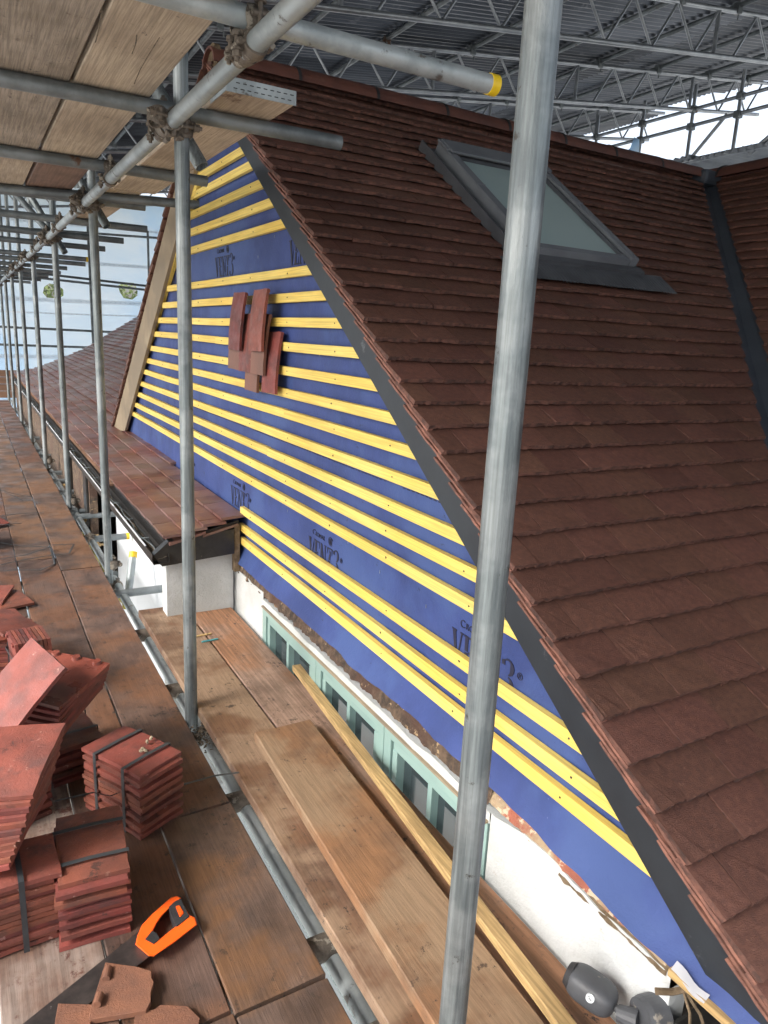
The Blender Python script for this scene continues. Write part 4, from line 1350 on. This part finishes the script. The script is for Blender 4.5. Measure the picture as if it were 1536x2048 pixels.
# leaning pile on the left bundle: top tile corners BR (.163,1.93,.41) FR (.062,1.71,.385)
ORD = ['top', 'second', 'third', 'fourth', 'fifth', 'sixth', 'seventh', 'eighth', 'ninth', 'tenth', 'lowest']
gA = 'loose tiles in the leaning pile at the left edge'
long_ = Vector((.103, .232, .040)).normalized()
wid = Vector((.90, -.40, .06)).normalized()
nA = 11
for i in range(nA):
    k = nA - 1 - i
    top = Vector((.1125, 1.82, .400)) - wid * .124
    c = top - Vector((0, 0, 1)) * (k * .0172) + long_ * (-.006 * k) + wid * (-.004 * k + rnd.uniform(-.004, .004))
    lv = (long_ + Vector((0, 0, -.012 * k))).normalized(); wv = (wid + Vector((0, 0, .018 * k + rnd.uniform(-.01, .01)))).normalized()
    loose(bigme, c, wv, lv, 'top tile of the leaning pile, stained with a dark stripe' if k == 0 else ('second tile of the leaning pile, slid forward under the top one' if k == 1 else ORD[k] + ' tile from the top in the fanned leaning pile above the left bundle'), gA, hbme if k < 2 else None)
# wide tile leaning on the nib pile
loose(bigme, (.072, 2.31, .375), Vector((.085, -.265, -.02)), Vector((.10, .185, .17)) , 'wide red tile with chalk scratches leaning against the nib tile pile', 'wide loose tiles behind the leaning pile', hbme)
gB = 'loose tiles in the pile topped by the wet tile with nibs'
cB = Vector((.172, 2.42, .335))
for i in range(7):
    k = 6 - i
    u = Vector((.18, -.172, -.01 + .004 * k)); v = Vector((.165 * .9, .124 * .9, .02 + .006 * k))
    loose(nibme if k == 0 else bigme, cB + Vector((-.004 * k, -.004 * k, -.0165 * k)), u, v, 'wet red tile with three raised nibs on top of its pile' if k == 0 else ('lowest' if k == 6 else ORD[k]) + ' tile from the top in the pile under the wet tile with nibs', gB)

# broken tile pieces by the saw
def piece(label, pts, z0, tilt, m='brokentile', nib=None):
    bm = NB()
    z1 = .014
    top = [Vector((x, y, z0 + tilt[0] * (x - pts[0][0]) + tilt[1] * (y - pts[0][1]) + z1)) for x, y in pts]
    prism(bm, top, (0, 0, -z1))
    if nib:
        for a, b_ in nib: tube(bm, (*a, z0 + z1 + .002), (*b_, z0 + z1 + .002), .009, 10)
    bmesh.ops.bevel(bm, geom=[e for e in bm.edges], offset=.0008, segments=1, affect='EDGES')
    return tag(obj('tile_piece', bm, M[m]), label, 'tile piece', 'broken tile pieces by the saw')
piece('broken brown tile piece with ribs lying over the saw blade', [(.177, 1.499), (.215, 1.470), (.240, 1.452), (.267, 1.426), (.262, 1.408), (.266, 1.395), (.252, 1.372), (.250, 1.352), (.236, 1.335), (.122, 1.372), (.128, 1.395)], .018, (.05, .06), nib=[((.180, 1.478), (.170, 1.448)), ((.152, 1.415), (.142, 1.390))])
piece('small broken tile piece at the bottom edge left of the ribbed one', [(.068, 1.448), (.139, 1.408), (.112, 1.33), (.045, 1.355)], .004, (.02, .02))
piece('flat orange tile fragment at the bottom edge right of the ribbed one', [(.215, 1.350), (.255, 1.336), (.268, 1.343), (.321, 1.312), (.338, 1.27), (.30, 1.20), (.19, 1.25)], .002, (.01, .01))
# loose mortar crumbs on the middle bundle
bm = NB()
for x, y in ((.405, 2.10), (.42, 2.115), (.378, 2.055), (.385, 2.065), (.39, 2.05)):
    bmesh.ops.create_icosphere(bm, subdivisions=1, radius=.009, matrix=Matrix.Translation((x, y, .222)) @ Matrix.Rotation(x * 50, 4, 'Y') @ Matrix.Diagonal((1, .8, .6, 1)))
tag(obj('mortar_crumb', bm, M['tan']), 'pale mortar crumbs on top of the middle strapped bundle', 'crumbs', kind='stuff')

# ================================================================== saw
saw = thing('hand_saw', 'hand saw with orange and black handle lying flat by the strapped bundles', 'saw', (.33, 1.58, .002))
ray_s = lambda x, y, z: (lambda r: (CAM.x + r.x * (z - CAM.z) / r.z, CAM.y + r.y * (z - CAM.z) / r.z, z))(ROT @ Vector((x - 768, 1024 - y, -1425)))
def cz(x, y, z): return ray_s(x / 3.072, 1600 + y / 3.072, z)
outer = [(1050, 598), (1085, 590), (1112, 600), (1122, 640), (1162, 705), (1200, 722), (1212, 765), (1080, 870), (945, 962), (912, 958), (832, 888), (845, 830), (872, 768), (935, 700)]
inner = [(1040, 665), (1048, 660), (1052, 672), (1058, 700), (1072, 735), (1085, 765), (1082, 775), (1030, 815), (988, 850), (975, 845), (945, 812), (942, 800), (965, 755), (995, 712)]
bm = NB()
Lp = []
for zz, sh in ((.006, 0), (.010, -1), (.028, -1), (.033, 1)):
    ring_o = []; ring_i = []
    for (a, b_) in zip(outer, inner):
        ca = Vector(cz(*a, zz)); cb_ = Vector(cz(*b_, zz))
        dd = (cb_ - ca); dn = dd.normalized() * .003
        ring_o.append(bm.verts.new(ca + (dn if sh >= 0 else Vector()))); ring_i.append(bm.verts.new(cb_ - (dn if sh >= 0 else Vector())))
    Lp.append((ring_o, ring_i))
n_ = len(outer)
for (ao, ai), (bo, bi) in zip(Lp, Lp[1:]):
    for i in range(n_):
        j = (i + 1) % n_
        bm.faces.new((ao[i], ao[j], bo[j], bo[i])); bm.faces.new((ai[i], bi[i], bi[j], ai[j]))
for (ro, ri) in (Lp[0], Lp[-1]):
    for i in range(n_):
        j = (i + 1) % n_
        bm.faces.new((ro[i], ro[j], ri[j], ri[i]))
hd = obj('handle', bm, M['orange'], saw)
for f in hd.data.polygons: f.use_smooth = False
def slab(name, pts, z0, z1, m, parent):
    bm = NB(); prism(bm, [cz(*p, z1) for p in pts], (0, 0, z0 - z1)); bmesh.ops.bevel(bm, geom=bm.edges[:], offset=.0015, segments=2, affect='EDGES'); return obj(name, bm, m, parent)
gr = slab('grip', [(1036, 655), (1072, 622), (1112, 600), (1124, 645), (1165, 712), (1128, 742), (1086, 776), (1060, 720)], .0045, .0355, M['rubber'], saw)
slab('grip_inlay', [(1078, 650), (1103, 643), (1130, 690), (1105, 718)], .034, .0375, M['orange'], gr)
slab('grip_pad', [(888, 855), (932, 800), (962, 812), (985, 852), (945, 887)], .0045, .0345, M['rubber'], saw)
bm = NB()
prism(bm, [cz(860, 800, .020), cz(925, 955, .020), ray_s(110, 2060, .012), ray_s(20, 2100, .010), ray_s(-20, 2100, .010)], (0, 0, -.0012))
obj('blade', bm, M['blade'], saw)

# ================================================================== loose strapping on the deck
def strap_loop(label, pts, z=.004, r=.0062):
    P_ = []
    for i in range(len(pts) - 1):
        for k in range(6):
            t = k / 6
            a = Vector(pts[i]); b_ = Vector(pts[i + 1])
            P_.append(a.lerp(b_, t) + Vector((0, 0, 0)))
    P_.append(Vector(pts[-1]))
    bm = NB(); sweep(bm, [(p.x, p.y, p.z if len(p) > 2 else z) for p in [Vector((*p[:2], p[2])) for p in P_]], r, 6, .25)
    return tag(obj('loose_strap', bm, M['strap']), label, 'strap', 'loose black strapping on the deck')
rs = ray_s
def on_deck(L, dz=None): return [(*rs(x, y, (z if z else .003))[:2], (z if z else .003)) for x, y, z in L]
strap_loop('kinked black strap loop reaching the middle of the deck', on_deck([(0, 1118, .05), (50, 1110, .05), (97, 1095, .05), (100, 1090, .04), (148, 1088, .03), (138, 1107, .01), (90, 1112, .02), (20, 1125, .04), (0, 1130, .05)]))
strap_loop('tangled black strap crossing the kinked loop', on_deck([(0, 1085, .06), (40, 1092, .04), (100, 1094, .02), (110, 1128, .003), (80, 1140, .02), (30, 1140, .03), (0, 1142, .03)]))
strap_loop('straight black strap ends poking over the far seam', on_deck([(0, 1032, .03), (40, 1027, .02), (88, 1024, .01)]))
strap_loop('short black strap ends nearest the left edge', on_deck([(0, 1050, .05), (20, 1048, .05), (43, 1046, .04)]))
strap_loop('thin black strap end curling past the farthest red tiles', on_deck([(0, 980, .05), (30, 988, .03), (66, 994, .003)]))
strap_loop('short black strap end lying on the farthest red tiles', on_deck([(10, 985, .06), (30, 993, .05), (46, 1001, .03)]))
strap_loop('strap end sticking out from the middle bundle towards the upright', [(.415, 2.02, .10), (.50, 2.02, .09), (.60, 2.03, .085), (.68, 2.02, .08)], r=.005)
strap_loop('grey strap tail trailing between the two nearest bundles', [(.30, 2.02, .12), (.27, 1.97, .15), (.22, 1.95, .19), (.12, 1.94, .20)], r=.004)
# loose flat tiles near far straps
loose(tme, (.10, 4.15, .012), (1, .3, 0), (-.3, 1, 0), 'flat red tile lying under the tangled black straps', 'flat loose tiles by the straps', hme)
loose(tme, (.045, 5.9, .03), (1, .6, .1), (-.6, 1, .2), 'far red tile propped at the left edge by the strap ends', 'flat loose tiles by the straps', hme)
loose(tme, (.02, 4.2, .03), (1, -.3, 0), (.3, 1, .05), 'half hidden red tile at the left edge near the tangled straps', 'flat loose tiles by the straps', hme)
for k, (x, y, z, a) in enumerate(((.06, 3.30, .19, 20), (.05, 3.33, .205, 12), (.055, 3.29, .22, 28))):
    o = mesh_obj('loose_tile', tme, None, (x, y, z), (.05, .1, R(a)))
    tag(o, ['lowest', 'middle', 'topmost'][k] + ' of the three skewed tiles on the far left bundle', 'roof tile', 'skewed tiles on the far left bundle')

# ================================================================== things between scaffold and house
bm = NB()
prism(bm, [(.66, .3, -1.0), (1.16, .3, -1.0), (1.16, 3.5, -1.0), (.66, 3.5, -1.0)], (0, 0, -.05))
box(bm, (.60, .3, -1.05), (.66, 3.5, -1.0))
tag(obj('white_tarpaulin', bm, M['whitesm']), 'bright white sheet seen below through the gap between the boards', 'tarpaulin')
bm = NB(); box(bm, (1.08, .3, -.999), (1.162, 3.4, -.35)); tag(obj('pebbledash_plinth', bm, M['pebble']), 'pale teal speckled plinth glimpsed below the inner boards', 'plinth')
bm = NB()
for i in range(40):
    c = Vector((rnd.uniform(.80, 1.05), rnd.uniform(6.3, 8.5), rnd.uniform(-.5, -.42)))
tag(thing('rubble', 'x', 'rubble'), None) if False else None
bm.free()
bm = NB()
for i in range(26):
    p = Vector((rnd.uniform(.70, .79), rnd.uniform(5.7, 7.6), -.25 + rnd.uniform(0, .12)))
    d, s_, t_ = frame_of(Vector((rnd.uniform(-1, 1), rnd.uniform(-1, 1), rnd.uniform(-.3, .3))))
    obox(bm, p, d, s_, t_, (0, rnd.uniform(.05, .16)), (0, .03), (0, .012))
box(bm, (.66, 5.6, -.30), (.795, 7.8, -.26))
tag(obj('timber_offcuts', bm, M['loosebatten']), 'heap of pale timber offcuts below the far eaves', 'offcuts', kind='stuff')
# yellow-green hose wrapped along the lower ledger
bm = NB()
sweep(bm, [(.70 + .012 * math.sin(i * .9), 4.15 + i * .06, -.12 + .01 * math.cos(i * .7)) for i in range(30)], .016, 8)
tag(obj('yellow_hose', bm, mk('dirty yellow', (.45, .38, .06), (.3, .25, .05), rough=.6)), 'dirty yellow hose lying along the lower ledger by the pent roof', 'hose')

# ================================================================== CANOPY
SL = .14
def cz_(x): return 4.26 + SL * (x - 5.3)
can = thing('temporary_roof', 'temporary corrugated metal roof on lattice beams over the whole house', 'temporary roof', (4, 9, 3.5))
ru = Vector((1, 0, SL)).normalized()
def lattice(y, x0, x1, r=.0242):
    bm = NB(); H = .42
    tube(bm, (x0, y, cz_(x0)), (x1, y, cz_(x1)), r, 12); tube(bm, (x0, y, cz_(x0) + H), (x1 + .3, y, cz_(x1 + .3) + H), r, 12)
    n_ = int((x1 - x0) / .30); 
    for i in range(n_):
        xa = x0 + (x1 - x0) * i / n_; xb = x0 + (x1 - x0) * (i + 1) / n_
        if i % 7 == 3:
            tube(bm, (xa, y, cz_(xa)), (xa, y, cz_(xa) + H), .021, 10)
            continue
        if i % 2: tube(bm, (xa, y, cz_(xa) + H), (xb, y, cz_(xb)), .0135, 8)
        else: tube(bm, (xa, y, cz_(xa)), (xb, y, cz_(xb) + H), .0135, 8)
    obj('lattice_beam', bm, M['truss'], can, smooth=True)
for y, x1 in ((-2.1, 10.5), (-.18, 10.5), (1.72, 10.5), (3.62, 10.5), (5.52, 10.5), (7.42, 10.4), (9.25, 10.2), (11.1, 10.2), (13.0, 10.2), (14.9, 10.2), (16.8, 10.2)):
    lattice(y, -2.5, x1)
for x in (-1.5, .2, 1.4, 2.3, 3.15, 4.1, 5.2, 6.3, 7.15, 8.2, 9.2, 10.05):
    bm = NB(); z = cz_(x) + .42 + .052
    tube(bm, (x, -3.0, z), (x, 18.2, z), .0242, 12)
    for y in (3.62, 5.52, 7.42, 9.25, 11.1, 13.0, 14.9, 16.8):
        box(bm, (x - .035, y - .035, z - .075), (x + .035, y + .035, z + .028), .008)
        tube(bm, (x + .045, y + .02, z - .11), (x + .045, y + .02, z), .007, 6)
    obj('purlin', bm, M['galvd'], can, smooth=True)
bm0 = None
def corr(x0, x1, y0, wd, dz, m=M['sheetm']):
    bm = NB(); n_ = int(wd / .0127); rowsv = []
    for x in (x0, (x0 + x1) / 2, x1):
        rowsv.append([bm.verts.new((x, y0 + wd * i / n_, cz_(x) + .42 + .052 + .048 + dz + .017 * math.sin(2 * math.pi * (wd * i / n_) / .09) + (.006 * math.sin(x * 3 + y0)))) for i in range(n_ + 1)])
    for a, b_ in zip(rowsv, rowsv[1:]):
        for i in range(n_): bm.faces.new((a[i], a[i + 1], b_[i + 1], b_[i]))
    return obj('corrugated_sheet', bm, m, can, smooth=True, recalc=False)
xs = [-2.6, .8, 4.2, 7.6]
for r_ in range(15):
    y0 = -3.0 + r_ * 1.42
    for c_ in range(4):
        x0 = xs[c_] - .08; x1 = (xs[c_ + 1] + .08) if c_ < 3 else 10.8 + rnd.uniform(-.35, .25)
        corr(x0, x1, y0, 1.46, (c_ % 2) * .010 + (r_ % 2) * .006)

# edge frame with handrails at the open side
fr_ = thing('edge_scaffold', 'distant scaffold frame with double guard rails at the open side of the canopy', 'scaffold', (9, 8, 1.5))
for (a, b_, r_) in (((9, 1.5, 4.76), (9, 17, 4.84), .0242), ((9, 1.5, 4.57), (9, 17, 4.60), .0242)):
    bm = NB(); tube(bm, a, b_, r_, 12); obj('guard_rail', bm, M['truss'], fr_, smooth=True)
for y in (4.6, 6.71, 7.43, 8.31, 9.23, 11.2, 13.2):
    bm = NB(); tube(bm, (9, y, -5), (9, y, 5.1), .0242, 12); obj('upright', bm, M['truss'], fr_, smooth=True)
for (a, b_) in (((9.03, 7.40, 4.15), (9.03, 6.9, 4.62)), ((9.03, 8.95, 4.2), (9.03, 8.35, 4.58))):
    bm = NB(); tube(bm, a, b_, .0242, 12); obj('brace', bm, M['truss'], fr_, smooth=True)
for y in (4.6, 6.71, 7.43, 8.31, 9.23):
    for z in (4.57, 4.79):
        bm = NB(); box(bm, (8.95, y - .04, z - .045), (9.05, y + .04, z + .045), .012); obj('coupler', bm, M['galvd'], fr_)
# lower corrugated roof beyond the right ridge
lr = thing('lower_sheet_roof', 'low corrugated sheet roof just beyond the right hand ridge', 'sheet roof', (7, 4, 3))
for k in range(3):
    bm = NB(); n_ = 130; R_ = []
    for x in (5.75 + .08 * (k % 2), 7.5):
        R_.append([bm.verts.new((x + (.03 * math.sin(k * 3 + i * .02)), 1.6 + k * 1.55 + 1.6 * i / n_, 3.19 + (x - 5.75) * .03 + .015 * k - (1.6 + k * 1.55 - 3) * .0 + .012 * math.sin(2 * math.pi * 1.6 * i / n_ / .076))) for i in range(n_ + 1)])
    for i in range(n_): bm.faces.new((R_[0][i], R_[0][i + 1], R_[1][i + 1], R_[1][i]))
    bmesh.ops.solidify(bm, geom=bm.faces[:], thickness=.004)
    obj('corrugated_sheet', bm, M['truss'], lr, smooth=True)
bm = NB(); tube(bm, (5.9, 1.5, 3.22), (5.9, 6.4, 3.22), .0242, 12); tube(bm, (9, 1.5, 3.35), (9, 6.4, 3.35), .0242, 12); tube(bm, (6.0, 4.3, 3.2), (6.0, 3.9, 3.45), .0242, 10); obj('purlin', bm, M['truss'], lr)
bm = NB(); tube(bm, (9, 2, -5), (9, 2, 3.33), .03, 10); tube(bm, (5.9, 6.2, -5), (5.9, 6.2, 3.2), .03, 10); obj('post', bm, M['truss'], lr)
bm = NB(); prism(bm, [(8.9, 8.5, 4.2), (8.9, 8.2, 4.2), (8.9, 8.25, 4.55), (8.9, 8.35, 4.6)], (.01, 0, 0)); tag(obj('plastic_rag', bm, M['sheeting']), 'scrap of clear plastic tied to the distant guard rail', 'plastic scrap')

# ================================================================== SHEETING WALL
sh = thing('sheeting_wall', 'pale blue translucent sheeting wall closing the far end of the scaffold', 'sheeting', (1.5, 17, -5))
def hexa(cx, cz2, rx, rz, n_=8, rot=.3): return [(cx + rx * math.cos(2 * math.pi * i / n_ + rot) * rnd.uniform(.82, 1.1), cz2 + rz * math.sin(2 * math.pi * i / n_ + rot) * rnd.uniform(.9, 1.08)) for i in range(n_)]
h1 = hexa(1.68, 2.12, .22, .17); h2 = hexa(3.20, 2.25, .235, .185)
outl = [(-4, -5), (5.2, -5), (5.2, 4.3), (-4, 4.0)]
# grid fill with holes via tessellation of a dense polygon set
bm = NB()
loops = [[Vector((x, z, 0)) for x, z in outl], [Vector((x, z, 0)) for x, z in h1], [Vector((x, z, 0)) for x, z in h2]]
flat = [v for l in loops for v in l]
VV = [bm.verts.new((v.x, 17, v.y)) for v in flat]
for tri in tessellate_polygon(loops):
    try: bm.faces.new([VV[i] for i in tri])
    except ValueError: pass
obj('sheet', bm, M['sheeting'], sh)
for zz, hh in ((3.42, .05), (2.67, .07), (1.88, .085), (1.64, .03), (.72, .08), (4.0, .05), (-.2, .08)):
    bm = NB()
    seg = 30
    Pt = [(-4 + 9.2 * i / seg, zz + .10 * (1 - ((i / seg - .5) * 2) ** 2) * -.6 + .12 * (i / seg)) for i in range(seg + 1)]
    for (xa, za), (xb, zb_) in zip(Pt, Pt[1:]):
        bm.faces.new([bm.verts.new(p) for p in ((xa, 16.985, za), (xb, 16.985, zb_), (xb, 16.985, zb_ + hh), (xa, 16.985, za + hh))])
    b1 = obj('band', bm, M['band'], sh)
    bm = NB()
    for i in range(92):
        x = -4 + .1 * i; f = (x + 4) / 9.2
        z = zz + .10 * (1 - ((f - .5) * 2) ** 2) * -.6 + .12 * f + hh / 2
        box(bm, (x, 16.975, z - .008), (x + .03, 16.98, z + .008))
    obj('eyelet', bm, M['whitesm'], b1)
fs = thing('end_scaffold', 'thin tube scaffold standing in front of the far sheeting', 'scaffold', (2, 16.8, -5))
for x, z1 in ((2.39, 4.6), (3.60, 3.5), (-.4, 4.6), (5.0, 4.6)):
    bm = NB(); tube(bm, (x, 16.8, -5), (x, 16.8, z1), .0242, 12); obj('upright', bm, M['galvd'], fs)
for z0_, z1_ in ((1.36, 1.34), (.99, 1.01), (3.12, 3.42), (2.62, 2.30), (2.52, 2.22), (3.97, 4.05)):
    bm = NB(); tube(bm, (-3, 16.75, z0_), (5.0, 16.75, z1_), .0242, 12); obj('ledger', bm, M['galvd'], fs)
# brown hoarding at the end of the walkway
bm = NB()
for i in range(4): box(bm, (-2.5, 16.5, -.05 + i * .14), (1.05, 16.53, .085 + i * .14), .004)
tag(obj('timber_hoarding', bm, M['timber']), 'brown timber hoarding at the end of the walkway', 'hoarding')
# rubble of couplers & clips beyond the deck end is omitted; bushes behind the sheeting
def bush(label, cx, cy, cz2, r, n_, seed):
    t = thing('tree', label, 'tree', (cx, cy, -5), group='trees beyond the sheeting')
    rr = random.Random(seed)
    bm = NB(); tube(bm, (cx, cy, -5), (cx + .1, cy, cz2), .14, 10, r2=.04)
    for k in range(6):
        a = rr.uniform(0, 6.28); tube(bm, (cx, cy, cz2 - 1.4 + k * .2), (cx + math.cos(a) * r * .7, cy + math.sin(a) * r * .7, cz2 - .6 + k * .3), .04, 6, r2=.012)
    obj('trunk', bm, M['bark'], t)
    bm = NB()
    for i in range(n_):
        d_ = Vector((rr.gauss(0, 1), rr.gauss(0, 1), rr.gauss(0, 1))).normalized()
        q = r * rr.uniform(.35, 1) * (1 + .3 * noise.noise(d_ * 2.2 + Vector((seed, 0, 0))))
        p = Vector((cx, cy, cz2)) + Vector((d_.x * q, d_.y * q, d_.z * q * .9)); s_ = rr.uniform(.04, .09)
        a = Vector((rr.gauss(0, 1), rr.gauss(0, 1), rr.gauss(0, 1))).normalized() * s_; b_ = a.cross(Vector((rr.gauss(0, 1), rr.gauss(0, 1), rr.gauss(0, 1)))).normalized() * s_ * .6
        bm.faces.new([bm.verts.new(p + a), bm.verts.new(p + b_), bm.verts.new(p - a), bm.verts.new(p - b_)])
    obj('crown', bm, M['leaf'], t, recalc=False)
bush('green tree showing through the left hole in the sheeting', 1.7, 21, 2.0, 1.7, 2600, 1)
bush('green tree showing through the right hole in the sheeting', 4.3, 21.5, 2.3, 1.9, 3000, 2)
